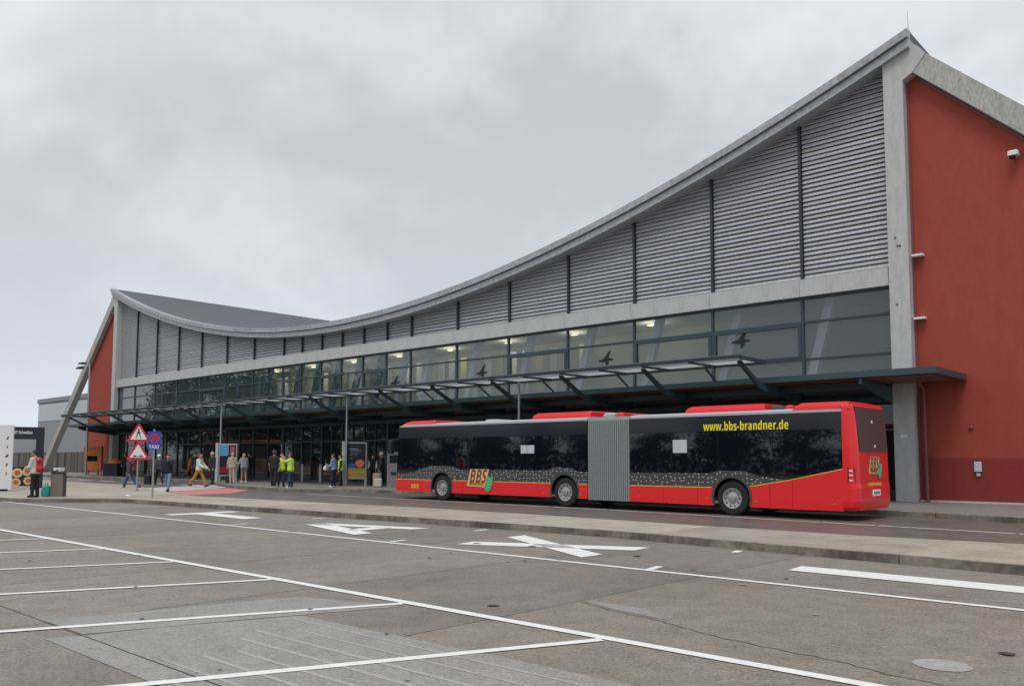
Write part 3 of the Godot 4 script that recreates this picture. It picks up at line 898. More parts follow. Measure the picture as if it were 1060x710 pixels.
		for h in 2:
			for q in [[0.22, 2.58], [2.66, 3.86]]:
				mb = MB.new(base)
				var pa := (x0 + 0.065 if h == 0 else xm + 0.035)
				var pb := (xm - 0.035 if h == 0 else x1 - 0.065)
				mb.quad(V(pa, q[0], 30.87), V(pb, q[0], 30.87), V(pb, q[1], 30.87), V(pa, q[1], 30.87), Vector3.BACK)
				part("pane", mb, M.glass_low, sf)
		if i in [9, 10]:
			for q in [xm - 0.5, xm + 0.5]:
				mb = MB.new(base)
				mb.tube([V(q, 0.9, 30.76), V(q, 1.5, 30.76)], [0.02, 0.02], 8)
				part("door_handle", mb, M.steel, sf)
	if rest.count > 0:
		var r := part("slat_field", rest, M.slat[0], T)
		r.set_meta("kind", "stuff")
	# interior of the ground floor: counters, columns and dark partitions
	for q in [[-20, 34.5, 5.0, 1.1, "teal_dark"], [-33.5, 36, 4.0, 2.6, "int_dark"], [-54, 37, 6.0, 1.15, "orange"], [-62, 36, 5.0, 2.4, "int_wall"], [-47.5, 38, 3.6, 2.5, "int_dark"], [-69, 35.5, 3.4, 2.2, "int_wall"]]:
		var mb := MB.new(base)
		mb.cbox(V(q[0] - q[2] / 2, 0.13, q[1] + 0.8), V(q[0] + q[2] / 2, 0.13 + q[3], q[1]), 0.04)
		part("counter", mb, M[q[4]], T)
	for k in 8:
		var mb := MB.new(base)
		mb.tube([V(-15.0 - k * 7.6, 0.13, 33.5), V(-15.0 - k * 7.6, 3.95, 33.5)], [0.2, 0.2], 14)
		part("column", mb, M.int_wall, T)
	canopy(T, base, xs)

func canopy(T: Node3D, base: Vector3, xs: Array):
	var x0 := -77.05
	var x1 := -7.55
	# flat roof with brown boarded underside, notched round the pillars
	var mb := MB.new(base)
	mb.box(V(x0, 4.2, 30.28), V(x1, 4.4, 27.3))
	mb.box(V(-74.75, 4.2, 30.74), V(-9.85, 4.39, 30.281))
	mb.box(V(x0, 4.2, 30.7), V(-75.52, 4.4, 30.28))
	mb.box(V(-9.08, 4.2, 30.7), V(x1, 4.4, 30.28))
	var cr := part("canopy_roof", mb, M.teal, T)
	var nb := 30
	for k in nb:
		for j in 4:
			var s := MB.new(base)
			var w := (x1 - x0 - 0.4) / nb
			s.box(V(x0 + 0.2 + k * w + 0.005, 4.175, 30.2 - j * 0.66), V(x0 + 0.2 + (k + 1) * w - 0.005, 4.198, 30.2 - j * 0.66 - 0.652))
			part("soffit_board", s, M.wood, cr)
	# dark header and beam under it
	mb = MB.new(base)
	mb.box(V(-74.7, 3.55, 30.5), V(-9.9, 3.78, 30.3))
	part("header_beam", mb, M.teal_dark, T)
	mb = MB.new(base)
	mb.box(V(-76.5, 3.9, 28.6), V(-9.9, 4.1, 28.4))
	part("header_beam", mb, M.teal_dark, T)
	# arms that carry the outer wing
	for i in range(0, xs.size()):
		var x: float = xs[i]
		if i in [7, 9, 11, 13]: continue
		mb = MB.new(base)
		var arm := [Vector2(30.45, 3.7), Vector2(30.45, 4.05), Vector2(28.0, 4.17), Vector2(27.26, 4.17), Vector2(27.0, 4.16), Vector2(25.6, 4.84), Vector2(25.48, 4.84), Vector2(25.46, 4.76), Vector2(27.0, 3.97), Vector2(27.5, 3.9)]
		if i == 0 or i == xs.size() - 1: arm = [Vector2(30.45, 3.5), Vector2(30.45, 4.05), Vector2(28.0, 4.17), Vector2(27.4, 4.17), Vector2(27.4, 4.0), Vector2(28.0, 3.85)]
		mb.prism(PackedVector2Array(arm), Vector3(x - 0.05, 0, 0), Vector3.FORWARD, Vector3.UP, Vector3(0.1, 0, 0))
		part("canopy_arm", mb, M.teal, T)
	# outer wing: beams, blades and pale glass
	var wx0 := -71.75
	var wx1 := -12.8
	mb = MB.new(base)
	mb.box(V(wx0, 4.86, 25.05), V(wx1, 4.95, 24.95))
	mb.box(V(wx0, 4.84, 26.95), V(wx1, 4.93, 26.85))
	var fr := part("wing_frame", mb, M.teal, T)
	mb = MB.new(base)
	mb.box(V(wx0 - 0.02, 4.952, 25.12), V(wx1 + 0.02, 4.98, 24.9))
	part("edge_highlight", mb, M.wing_top, fr)  # lighter grey strip: highlight along the front edge put into its colour
	var nr := 31
	for k in nr + 1:
		var x := lerpf(wx0 + 0.03, wx1 - 0.03, float(k) / nr)
		mb = MB.new(base)
		mb.box(V(x - 0.03, 4.82, 26.84), V(x + 0.03, 4.945, 25.06))
		part("wing_rib", mb, M.teal, fr)
		if k < nr:
			var xa := x + 0.035
			var xb := lerpf(wx0 + 0.03, wx1 - 0.03, float(k + 1) / nr) - 0.035
			mb = MB.new(base)
			mb.box(V(xa, 4.9, 26.84), V(xb, 4.915, 25.95))
			part("pane", mb, M.glass_pale, fr)
			for j in 4:
				mb = MB.new(base)
				var dd := 25.15 + j * 0.2
				mb.hexa([V(xa, 4.87, dd), V(xb, 4.87, dd), V(xb, 4.87, dd + 0.02), V(xa, 4.87, dd + 0.02), V(xa, 4.95, dd + 0.13), V(xb, 4.95, dd + 0.13), V(xb, 4.95, dd + 0.15), V(xa, 4.95, dd + 0.15)])
				part("blade", mb, M.wing_top, fr)
	for i in range(1, xs.size() - 2):
		if i in [7, 8, 9, 10, 11, 12]: continue
		var xm: float = (xs[i] + xs[i + 1]) / 2
		mb = MB.new(base)
		mb.bar(V(xm, 4.38, 27.4), V(xm, 4.84, 26.6), 0.05, 0.06)
		part("wing_prop", mb, M.teal, T)
	for x in [-23.75, -35.85, -46.95]:
		mb = MB.new(base)
		mb.tube([V(x, 0.14, 26.4 if x > -40 else 25.35), V(x, 4.85, 26.4 if x > -40 else 25.35)], [0.055, 0.055], 10)
		part("canopy_post", mb, M.steel, T)

# ---------------------------------------------------------------- surroundings
func surroundings():
	# grey hall beyond the left end
	var hb := V(-110, 0, 46)
	var H := thing("grey_hall", "plain grey flat-roofed hall with pale window strip beyond the leaning strut", "building", hb)
	var mb := MB.new(hb)
	mb.box(V(-138.5, 0, 75), V(-84, 9.75, 45))
	part("wall", mb, M.hall, H)
	mb = MB.new(hb)
	mb.box(V(-138.7, 9.752, 75.1), V(-83.9, 10.35, 44.85))
	part("roof_edge", mb, M.fascia_dark, H)
	for k in 14:
		mb = MB.new(hb)
		mb.box(V(-138.2 + k * 3.85, 7.0, 45.0), V(-138.2 + k * 3.85 + 3.8, 9.5, 44.94))
		part("window", mb, M.hall_light, H)
	for k in 14:
		mb = MB.new(hb)
		mb.box(V(-138.2 + k * 3.85, 0.2, 45.0), V(-138.2 + k * 3.85 + 3.82, 3.7, 44.95))
		part("cladding_panel", mb, M.hall, H)
	hb = V(-155, 0, 46)
	H = thing("low_grey_annex", "low grey annex wall seen through the black portal", "building", hb)
	mb = MB.new(hb)
	mb.box(V(-185, 0, 60), V(-138.9, 5.9, 46.5))
	part("wall", mb, M.hall, H)
	mb = MB.new(hb)
	mb.box(V(-185.1, 5.902, 60.1), V(-138.9, 6.1, 46.4))
	part("roof_edge", mb, M.fascia_dark, H)
	# board fence
	var fb := V(-100, 0, 34)
	var F := thing("board_fence", "weathered grey-brown board fence between leaning strut and grey hall", "fence", fb)
	for k in 110:
		mb = MB.new(fb)
		var x := -153.0 + k * 0.6
		mb.box(V(x + 0.01, 0.05, 33.8), V(x + 0.585, 2.15 + 0.04 * (k % 2), 33.76 - 0.03 * (k % 3)))
		part("board", mb, M.fence if k % 4 else M.rim_dark, F)
	# slanted dark glazing beside the strut
	var gb := V(-87, 0, 36)
	var G := thing("dark_side_shelter", "dark slanted shelter wall behind the leaning concrete strut", "shelter", gb)
	mb = MB.new(gb)
	mb.prism(PackedVector2Array([Vector2(-91, 0.1), Vector2(-85.5, 0.1), Vector2(-84.2, 4.6), Vector2(-87.5, 4.0)]), V(0, 0, 35.2), Vector3.RIGHT, Vector3.UP, V(0, 0, 0.15))
	part("wall", mb, M.navy, G)
	mb = MB.new(gb)
	mb.bar(V(-91.1, 0.1, 35.1), V(-87.4, 4.1, 35.1), 0.14, 0.14)
	mb.bar(V(-85.4, 0.1, 35.1), V(-84.1, 4.7, 35.1), 0.14, 0.14)
	part("frame", mb, M.steel, G)
	# lamp post in front of the red wall
	var lb := V(-73.3, 0, 27.6)
	var L := thing("lamp_post", "tall slim grey post with two flat floodlights beside far red wall", "lamp post", lb)
	mb = MB.new(lb)
	mb.tube([V(-73.3, 0, 27.6), V(-73.3, 9.5, 27.6)], [0.11, 0.07], 12)
	part("pole", mb, M.steel, L)
	mb = MB.new(lb)
	mb.bar(V(-74.8, 9.25, 27.2), V(-73.2, 9.25, 27.6), 0.08, 0.08)
	part("arm", mb, M.steel, L)
	for q in [[-74.3, 9.05, 27.2], [-74.1, 9.45, 27.3]]:
		mb = MB.new(lb)
		mb.cbox(V(q[0] - 0.45, q[1], q[2] + 0.2), V(q[0] + 0.45, q[1] + 0.13, q[2] - 0.2), 0.04)
		part("floodlight", mb, M.rim_dark, L)
	# trees and an orange coach outside the view: the terminal glass and the bus mirror them
	tree_meshes()
	for t in [[-107, 9.0, 13.0, 5.0], [-97.5, 7.0, 12.5, 4.8], [-88, 8.0, 13.5, 5.2], [-79, 6.5, 12.0, 4.4], [-70.5, 4.5, 11.0, 4.2]]:
		tree(t[0], t[1], t[2], t[3], "dense dark green tree mirrored in the upper terminal glass", "trees facing the terminal")
	for k in 30:
		tree(-150.0 + k * 6.0, -38.0 - 3.0 * (k % 3), 5.0 + 0.7 * ((k * 7) % 4), 3.6, "low bushy tree mirrored in the bus windows", "trees across the car park")
	var hg := V(-60, 0, -44)
	var added_hedge := thing("added_hedge", "long dark clipped foliage row, unseen, added to darken the low bus window reflections", "added_hedge", hg)  # added out of view so the bus glass mirrors no bright horizon
	var hm := MB.new(hg)
	var rh := RandomNumberGenerator.new()
	rh.seed = 12
	for k in 9000:
		var p := V(rh.randf_range(-160, 40), rh.randf_range(0.0, 2.6), -44.0 + rh.randf_range(-0.5, 0.7))
		var b := Basis(Vector3(rh.randfn(), rh.randfn(), rh.randfn()).normalized(), rh.randf() * TAU) * rh.randf_range(0.8, 1.6)
		hm.quad(p + b * Vector3(0, 0, -0.3), p + b * Vector3(0.2, 0.04, 0), p + b * Vector3(0, 0, 0.3), p + b * Vector3(-0.2, 0.04, 0), b.y)
	part("foliage", hm, M.leaf, added_hedge)
	coach()

func tree_meshes():
	M.trunk = flat(0.06, 0.045, 0.035, 0.9)
	M.leaf = flat(0.035, 0.075, 0.02, 0.6)
	M.leaf.backlight_enabled = true
	M.leaf.backlight = Color(0.05, 0.1, 0.02)
	M.tree_mesh = []
	for v in 2:
		# a crown one metre in radius and in height, of loose clumps of leaves on limbs
		var rg := RandomNumberGenerator.new()
		rg.seed = 77 + v
		var mb := MB.new()
		mb.tube([Vector3.ZERO, Vector3(0.02, 0.3, 0), Vector3(-0.02, 0.6, 0.02), Vector3(0, 0.9, 0)], [0.07, 0.055, 0.035, 0.008], 9)
		var cr := MB.new()
		for k in 30:
			var a := rg.randf() * TAU
			var yy := rg.randf_range(0.26, 0.94)
			var rr := sqrt(maxf(0.05, 1.0 - pow((yy - 0.55) / 0.48, 2.0))) * rg.randf_range(0.3, 0.85)
			var c := Vector3(cos(a) * rr, yy, sin(a) * rr)
			mb.tube([Vector3(0, yy * 0.72, 0), c], [0.02, 0.005], 5, false)
			for j in 190:
				var p := c + Vector3(rg.randfn() * 0.19, rg.randfn() * 0.055, rg.randfn() * 0.19)
				var b := Basis(Vector3(rg.randfn(), rg.randfn(), rg.randfn()).normalized(), rg.randf() * TAU) * rg.randf_range(0.8, 1.5)
				var s := Vector3(1, 0.38, 1)
				cr.quad(p + b * Vector3(0, 0, -0.035) * s, p + b * Vector3(0.024, 0.006, 0) * s, p + b * Vector3(0, 0, 0.035) * s, p + b * Vector3(-0.024, 0.006, 0) * s, b.y)
		M.tree_mesh.append([mb.done(), cr.done()])

func tree(x: float, d: float, h: float, r: float, label: String, group: String):
	var T := thing("broad_tree", label, "tree", V(x, 0, d), group)
	var v: Array = M.tree_mesh[absi(int(x)) % 2]
	var tr := part("trunk", v[0], M.trunk, T)
	var cr := part("crown", v[1], M.leaf, T)
	for m in [tr, cr]:
		m.scale = Vector3(r, h, r)
		m.rotation.y = x * 1.7

func coach():
	var b := V(-80, 0, 15)
	var C := thing("orange_coach", "orange coach standing across the road, mirrored in the ground floor glass", "bus", b)
	var mb := MB.new(b)
	mb.cbox(V(-86, 0.35, 17.5), V(-74, 1.5, 15), 0.2)
	part("body", mb, M.orange, C)
	mb = MB.new(b)
	mb.cbox(V(-85.9, 1.52, 17.4), V(-74.1, 2.95, 15.1), 0.1)
	part("window_band", mb, M.black_gloss, C)
	mb = MB.new(b)
	mb.cbox(V(-86, 2.96, 17.5), V(-74, 3.4, 15), 0.2)
	part("roof", mb, M.orange, C)
	for x in [-83.4, -76.8]:
		for d in [15.02, 17.2]:
			mb = MB.new(b)
			mb.lathe(V(x, 0.48, d), V(0, 0, 1), [Vector2(0, 0), Vector2(0.3, 0), Vector2(0.48, 0.02), Vector2(0.48, 0.27), Vector2(0, 0.28)], 20)
			part("wheel", mb, M.tyre, C)

# ---------------------------------------------------------------- bus
const BN := 21.47
const BF := 24.02

func circle(c: Vector2, r: float, n := 28) -> PackedVector2Array:
	var p := PackedVector2Array()
	for k in n: p.append(c + Vector2(cos(TAU * k / n), sin(TAU * k / n)) * r)
	return p

func cut(poly: PackedVector2Array, holes: Array) -> Array:
	var out := [poly]
	for h in holes:
		var nxt := []
		for p in out: nxt.append_array(Geometry2D.clip_polygons(p, h))
		out = nxt
	return out

func bus_panels(base: Vector3, polys: Array, near: bool, off: float, thick: float, mb: MB):
	# panels on one flank; off = how far they stand proud of the flank
	var s := -1.0 if near else 1.0
	var d := (BN if near else BF) + s * off
	for p in polys: mb.prism(p, V(0, 0, d), Vector3.RIGHT, Vector3.UP, V(0, 0, -s * thick))

func bus():
	var base := V(-16.9, 0, (BN + BF) / 2)
	var B := thing("articulated_bus", "long red and black articulated city bus parked in front of the terminal", "bus", base)
	var axles := [-23.22, -17.31, -11.33]
	var holes := []
	for a in axles: holes.append(circle(Vector2(a, 0.5), 0.6))
	# flank outlines, front and rear section: skirt, foil band, window band
	var skirt := [PackedVector2Array([Vector2(-25.78, 0.3), Vector2(-16.36, 0.3), Vector2(-16.36, 0.75), Vector2(-25.84, 0.75), Vector2(-25.84, 0.4)]), PackedVector2Array([Vector2(-14.74, 0.28), Vector2(-9.563, 0.25), Vector2(-9.563, 1.02), Vector2(-10.6, 0.84), Vector2(-11.33, 0.77), Vector2(-14.74, 0.75)]), PackedVector2Array([Vector2(-9.553, 0.25), Vector2(-8.22, 0.26), Vector2(-8.22, 1.31), Vector2(-9.553, 1.022)])]
	var foil := [PackedVector2Array([Vector2(-25.84, 0.76), Vector2(-16.36, 0.76), Vector2(-16.36, 1.15), Vector2(-16.75, 1.16), Vector2(-17.0, 1.26), Vector2(-17.7, 1.3), Vector2(-18.1, 1.18), Vector2(-22.2, 1.16), Vector2(-22.6, 1.27), Vector2(-23.8, 1.3), Vector2(-24.3, 1.2), Vector2(-24.9, 1.02), Vector2(-25.82, 0.98)]), PackedVector2Array([Vector2(-14.74, 0.76), Vector2(-11.33, 0.78), Vector2(-10.6, 0.85), Vector2(-9.6, 1.022), Vector2(-10.5, 1.1), Vector2(-10.9, 1.24), Vector2(-11.7, 1.25), Vector2(-12.0, 1.17), Vector2(-14.74, 1.15)])]
	var wins := [PackedVector2Array([Vector2(-25.8, 0.985), Vector2(-24.9, 1.03), Vector2(-24.3, 1.21), Vector2(-23.8, 1.31), Vector2(-22.6, 1.28), Vector2(-22.2, 1.17), Vector2(-18.1, 1.19), Vector2(-17.7, 1.31), Vector2(-17.0, 1.27), Vector2(-16.75, 1.17), Vector2(-16.36, 1.16), Vector2(-16.36, 2.34), Vector2(-25.72, 2.34)]), PackedVector2Array([Vector2(-14.74, 1.16), Vector2(-12.0, 1.18), Vector2(-11.7, 1.26), Vector2(-10.9, 1.25), Vector2(-10.5, 1.11), Vector2(-9.6, 1.04), Vector2(-8.24, 1.33), Vector2(-8.22, 2.34), Vector2(-14.74, 2.34)])]
	var splits := [-25.9, -24.5, -22.35, -20.75, -19.15, -17.6, -16.3, -14.8, -13.25, -11.75, -10.1, -8.1]
	var wide := func(x0, x1): return PackedVector2Array([Vector2(x0, 0), Vector2(x1, 0), Vector2(x1, 4), Vector2(x0, 4)])
	for near in [true, false]:
		for i in 3:
			# flaps and panels with open seams between them
			var seams := [-26.5, -24.35, -22.1, -20.3, -18.45, -16.0, -13.55, -12.4, -10.2, -9.558, -7.0]
			for k in seams.size() - 1:
				var mb := MB.new(base)
				var pc := []
				for pp in cut(skirt[i], holes): pc.append_array(Geometry2D.intersect_polygons(pp, wide.call(seams[k] + 0.005, seams[k + 1] - 0.005)))
				if pc.is_empty(): continue
				for one in pc:
					mb = MB.new(base)
					bus_panels(base, [one], near, 0.0, 0.05, mb)
					part("side_panel", mb, M.bus_red, B)
		for i in 2:
			var mb := MB.new(base)
			mb.uo = Vector3(0, 1.36, 0); mb.uu = Vector3(1.0 / 6.6, 0, 0); mb.uv = Vector3(0, -1.0 / 0.64, 0)
			bus_panels(base, cut(foil[i], holes), near, -0.004, 0.04, mb)
			part("patterned_band", mb, M.foil, B)
		for i in splits.size() - 1:
			if i == 6: continue
			var mb := MB.new(base)
			var wp := Geometry2D.intersect_polygons(wins[0 if i < 6 else 1], wide.call(splits[i] + 0.011, splits[i + 1] - 0.011))
			bus_panels(base, wp, near, -0.006, 0.006, mb)
			part("window", mb, M.bus_glass, B)
		# pillars behind the glass
		for x in splits.slice(1, -1):
			if x in [-16.3, -14.8]: continue
			var mb := MB.new(base)
			bus_panels(base, [PackedVector2Array([Vector2(x - 0.06, 1.0), Vector2(x + 0.06, 1.0), Vector2(x + 0.06, 2.4), Vector2(x - 0.06, 2.4)])], near, -0.03, 0.05, mb)
			part("window_pillar", mb, M.black, B)
		# dark upper panels and the pale gutter above them
		for q in [[-25.72, -16.36], [-14.74, -8.22]]:
			var mb := MB.new(base)
			bus_panels(base, [PackedVector2Array([Vector2(q[0], 2.346), Vector2(q[1], 2.346), Vector2(q[1], 2.79), Vector2(q[0] + (0.04 if q[0] < -20 else 0.0), 2.79)])], near, -0.005, 0.04, mb)
			part("upper_panel", mb, M.black_gloss, B)
			mb = MB.new(base)
			bus_panels(base, [PackedVector2Array([Vector2(q[0] + 0.04, 2.795), Vector2(q[1], 2.795), Vector2(q[1], 2.85), Vector2(q[0] + 0.06, 2.85)])], near, -0.012, 0.06, mb)
			part("gutter", mb, M.bus_roof, B)
		# thin yellow line over the skirt
		var yl := MB.new(base)
		for seg in [[Vector2(-25.84, 0.75), Vector2(-23.8, 0.75)], [Vector2(-22.6, 0.75), Vector2(-17.9, 0.75)], [Vector2(-16.72, 0.75), Vector2(-16.37, 0.75)], [Vector2(-14.73, 0.75), Vector2(-11.94, 0.76)], [Vector2(-10.78, 0.818), Vector2(-10.6, 0.84)], [Vector2(-10.6, 0.84), Vector2(-9.56, 1.02)], [Vector2(-9.56, 1.022), Vector2(-8.22, 1.312)]]:
			bus_panels(base, [PackedVector2Array([seg[0], seg[1], seg[1] + Vector2(0, 0.022), seg[0] + Vector2(0, 0.022)])], near, 0.003, 0.008, yl)
		part("yellow_line", yl, M.bus_yellow, B)
		# wheels and arches
		for a in axles:
			var mb := MB.new(base)
			var ring := cut(circle(Vector2(a, 0.5), 0.62), [PackedVector2Array([Vector2(a - 1, -1), Vector2(a + 1, -1), Vector2(a + 1, 0.3), Vector2(a - 1, 0.3)]), circle(Vector2(a, 0.5), 0.55)])
			bus_panels(base, ring, near, 0.006, 0.03, mb)
			var ar := part("wheel_arch", mb, M.rim_dark, B)
			mb = MB.new(base)
			var pts := []
			for k in 13: pts.append(Vector2(a + cos(PI * k / 12.0) * 0.585, 0.5 + sin(PI * k / 12.0) * 0.585))
			for k in 12:
				var s := 1.0 if near else -1.0
				var dd := BN if near else BF
				var na := Vector3(a - pts[k].x, 0.5 - pts[k].y, 0).normalized()
				mb.quad(V(pts[k].x, pts[k].y, dd), V(pts[k + 1].x, pts[k + 1].y, dd), V(pts[k + 1].x, pts[k + 1].y, dd + s * 0.6), V(pts[k].x, pts[k].y, dd + s * 0.6), na)
			part("arch_liner", mb, M.black, ar)
			mb = MB.new(base)
			var ax := V(0, 0, 1) if near else V(0, 0, -1)
			var c := V(a, 0.482, (BN + 0.06) if near else (BF - 0.06))
			mb.lathe(c, ax, [Vector2(0.29, 0.0), Vector2(0.33, -0.02), Vector2(0.43, -0.02), Vector2(0.465, 0.0), Vector2(0.482, 0.04), Vector2(0.482, 0.25), Vector2(0.46, 0.29), Vector2(0.2, 0.3)], 36)
			var wh := part("wheel", mb, M.tyre, B)
			mb = MB.new(base)
			mb.lathe(c, ax, [Vector2(0.0, -0.035), Vector2(0.05, -0.035), Vector2(0.09, -0.03), Vector2(0.1, 0.005), Vector2(0.17, 0.02), Vector2(0.23, 0.0), Vector2(0.245, 0.0), Vector2(0.25, -0.02), Vector2(0.288, -0.028), Vector2(0.295, 0.02)], 36)
			part("rim", mb, M.rim, wh)
			for k in 10:
				mb = MB.new(base)
				var an := TAU * k / 10.0
				var cc := c + Vector3(cos(an), sin(an), 0) * 0.215
				mb.lathe(cc, -ax, [Vector2(0.024, -0.02), Vector2(0.022, 0.012), Vector2(0.0, 0.014)], 8)
				part("wheel_nut", mb, M.rim_dark, wh)
	# floors, roof shells, end frames
	for q in [[-25.6, -16.36], [-14.74, -8.1]]:
		var mb := MB.new(base)
		mb.box(V(q[0], 0.62, BN + 0.66), V(q[1], 0.68, BF - 0.66))
		mb.box(V(q[0], 0.36, BN + 0.64), V(q[1], 0.62, BF - 0.64))
		part("floor", mb, M.int_dark, B)
		mb = MB.new(base)
		var prof := [Vector2(BN + 0.05, 2.8), Vector2(BN + 0.02, 2.855), Vector2(BN + 0.12, 2.9), Vector2(BN + 0.35, 2.93), Vector2(BF - 0.35, 2.93), Vector2(BF - 0.12, 2.9), Vector2(BF - 0.02, 2.855), Vector2(BF - 0.05, 2.8)]
		mb.prism(PackedVector2Array(prof), Vector3(q[0] + (0.1 if q[0] < -20 else 0.0), 0, 0), Vector3.FORWARD, Vector3.UP, Vector3(q[1] - q[0] - 0.1, 0, 0))
		part("roof", mb, M.bus_roof, B)
		mb = MB.new(base)
		for x in [q[0] + 0.05, q[1] - 0.05]:
			if x < -25 or x > -9: continue
			mb.prism(PackedVector2Array([Vector2(BN + 0.05, 0.35), Vector2(BF - 0.05, 0.35), Vector2(BF - 0.05, 2.8), Vector2(BF - 0.45, 2.8), Vector2(BF - 0.45, 0.75), Vector2(BN + 0.45, 0.75), Vector2(BN + 0.45, 2.8), Vector2(BN + 0.05, 2.8)]), Vector3(x - 0.02, 0, 0), Vector3.FORWARD, Vector3.UP, Vector3(0.04, 0, 0))
		part("joint_frame", mb, M.black, B)
	# bellows: one sheet of folds round the joint
	var bl := MB.new(base)
	var nf := 20
	var prof2 := []
	for k in nf:
		var x0 := lerpf(-16.35, -14.75, float(k) / nf)
		var w := 1.6 / nf
		for q in [[0.0, 0.1], [0.12, 0.012], [0.3, 0.0], [0.7, 0.0], [0.88, 0.012]]: prof2.append([x0 + w * q[0], q[1] if k != nf / 2 or q[0] > 0.0 else 0.16])
	prof2.append([-14.75, 0.1])
	for k in prof2.size() - 1:
		var loop := func(x, o): return [V(x, 0.27, BN + o), V(x, 2.78, BN + o), V(x, 2.9 - o, BN + 0.18), V(x, 2.9 - o, BF - 0.18), V(x, 2.78, BF - o), V(x, 0.27, BF - o)]
		var la: Array = loop.call(prof2[k][0], prof2[k][1])
		var lb: Array = loop.call(prof2[k + 1][0], prof2[k + 1][1])
		for j in 5:
			var nrm: Vector3 = (la[j + 1] - la[j]).cross(lb[j] - la[j]).normalized()
			var mid: Vector3 = (la[j] + la[j + 1]) / 2
			if nrm.dot(mid - V(mid.x, 1.6, (BN + BF) / 2)) < 0: nrm = -nrm
			bl.quad(la[j], la[j + 1], lb[j + 1], lb[j], nrm)
	part("bellows", bl, M.bellows, B)
	# roof pods
	pod(B, base, "front_dome", -25.72, -23.75, 2.84, 3.03, BN + 0.08, BF - 0.08, 0.55)
	pod(B, base, "air_conditioner", -18.95, -16.4, 2.9, 3.12, BN + 0.22, BF - 0.22, 0.2)
	pod(B, base, "air_conditioner", -12.95, -10.4, 2.9, 3.11, BN + 0.22, BF - 0.22, 0.2)
	for q in [[-16.05, -15.6, "bus_roof"], [-15.55, -15.25, "bus_red"], [-10.35, -9.95, "rim_dark"], [-9.93, -9.7, "bus_red"], [-21.4, -20.7, "bus_roof"]]:
		var mb := MB.new(base)
		mb.cbox(V(q[0], 2.9, BF - 0.4), V(q[1], 3.04 if q[0] > -20 else 2.99, BN + 0.4), 0.05)
		part("roof_hatch", mb, M[q[2]], B)
	# rear end
	var out := []
	for k in 7: out.append(Vector2(-8.12 + sin(PI / 2 * k / 6.0) * 0.25, BN + 0.25 - cos(PI / 2 * k / 6.0) * 0.25))
	for k in 7: out.append(Vector2(-8.12 + cos(PI / 2 * k / 6.0) * 0.25, BF - 0.25 + sin(PI / 2 * k / 6.0) * 0.25))
	out.insert(0, Vector2(-8.22, BN))
	out.append(Vector2(-8.22, BF))
	var rows := [[0.27, 0.93, -0.02], [0.36, 0.985, 0.0], [0.5, 1.0, 0.02], [0.84, 1.0, 0.02], [0.95, 1.0, 0.0], [1.9, 1.0, -0.02], [2.75, 0.995, -0.07], [2.93, 0.985, -0.11], [3.0, 0.955, -0.16], [3.03, 0.9, -0.24]]
	var rc := MB.new(base)
	var grid := []
	for r in rows:
		var line := []
		for p in out: line.append(V(p.x + (r[2] if p.x > -8.15 else 0.0), r[0], (BN + BF) / 2 + (p.y - (BN + BF) / 2) * r[1]))
		grid.append(line)
	var cen := V(-8.6, 1.6, (BN + BF) / 2)
	for i in rows.size() - 1:
		for j in out.size() - 1:
			var p := [grid[i][j], grid[i][j + 1], grid[i + 1][j + 1], grid[i + 1][j]]
			var nj := []
			for jj in [j, j + 1]:
				var t: Vector3 = grid[i][mini(jj + 1, out.size() - 1)] - grid[i][maxi(jj - 1, 0)]
				var up: Vector3 = grid[i + 1][jj] - grid[i][jj]
				var nn := t.cross(up).normalized()
				if nn.dot(grid[i][jj] - cen) < 0: nn = -nn
				nj.append(nn)
			rc.trin(p[0], p[1], p[2], nj[0], nj[1], nj[1])
			rc.trin(p[0], p[2], p[3], nj[0], nj[1], nj[0])
	var rear := part("rear_end", rc, M.bus_red, B)
	# red roof hump over the engine
	pod(B, base, "engine_hood", -9.55, -8.02, 2.86, 3.06, BN + 0.03, BF - 0.03, 0.25)
	var q2 := MB.new(base)
	q2.hexa([V(-7.93, 1.78, BN + 0.27), V(-7.93, 1.78, BF - 0.27), V(-7.86, 1.78, BF - 0.27), V(-7.86, 1.78, BN + 0.27), V(-8.02, 2.92, BN + 0.2), V(-8.02, 2.92, BF - 0.2), V(-7.945, 2.92, BF - 0.2), V(-7.945, 2.92, BN + 0.2)])
	var rw := part("rear_window", q2, M.engine_cover if M.has("engine_cover") else flat(0.05, 0.035, 0.038, 0.35), rear)
	for q in [[2.52, 22.75], [1.88, 22.8]]:
		var mb := MB.new(base)
		mb.cbox(V(-7.95, q[0], q[1] + 0.03), V(-7.845 - (q[0] - 1.78) * 0.075, q[0] + 0.07, q[1] - 0.03), 0.006)
		part("marker", mb, M.white, rw)
	# tail lamps on both corners
	for e in [0, 1]:
		var mb := MB.new(base)
		var dd := BN + 0.03 if e == 0 else BF - 0.03
		var s := 1.0 if e == 0 else -1.0
		mb.hexa([V(-8.1, 0.98, dd - s * 0.04), V(-7.93, 0.98, dd + s * 0.05), V(-8.0, 0.98, dd + s * 0.14), V(-8.1, 0.98, dd + s * 0.1), V(-8.1, 1.38, dd - s * 0.04), V(-7.93, 1.38, dd + s * 0.05), V(-8.0, 1.38, dd + s * 0.14), V(-8.1, 1.38, dd + s * 0.1)])
		var tl := part("tail_lamp", mb, flat(0.22, 0.008, 0.01, 0.2), rear)
		for y in [1.04, 1.17, 1.28]:
			mb = MB.new(base)
			mb.bar(V(-8.06, y, dd - s * 0.024), V(-7.99, y, dd + s * 0.012), 0.02, 0.04)
			part("reflector", mb, M.white, tl)
	# recessed plate, web line, logo on the back
	var pm := MB.new(base)
	pm.cbox(V(-7.9, 0.62, 23.05), V(-7.835, 0.78, 22.5), 0.01)
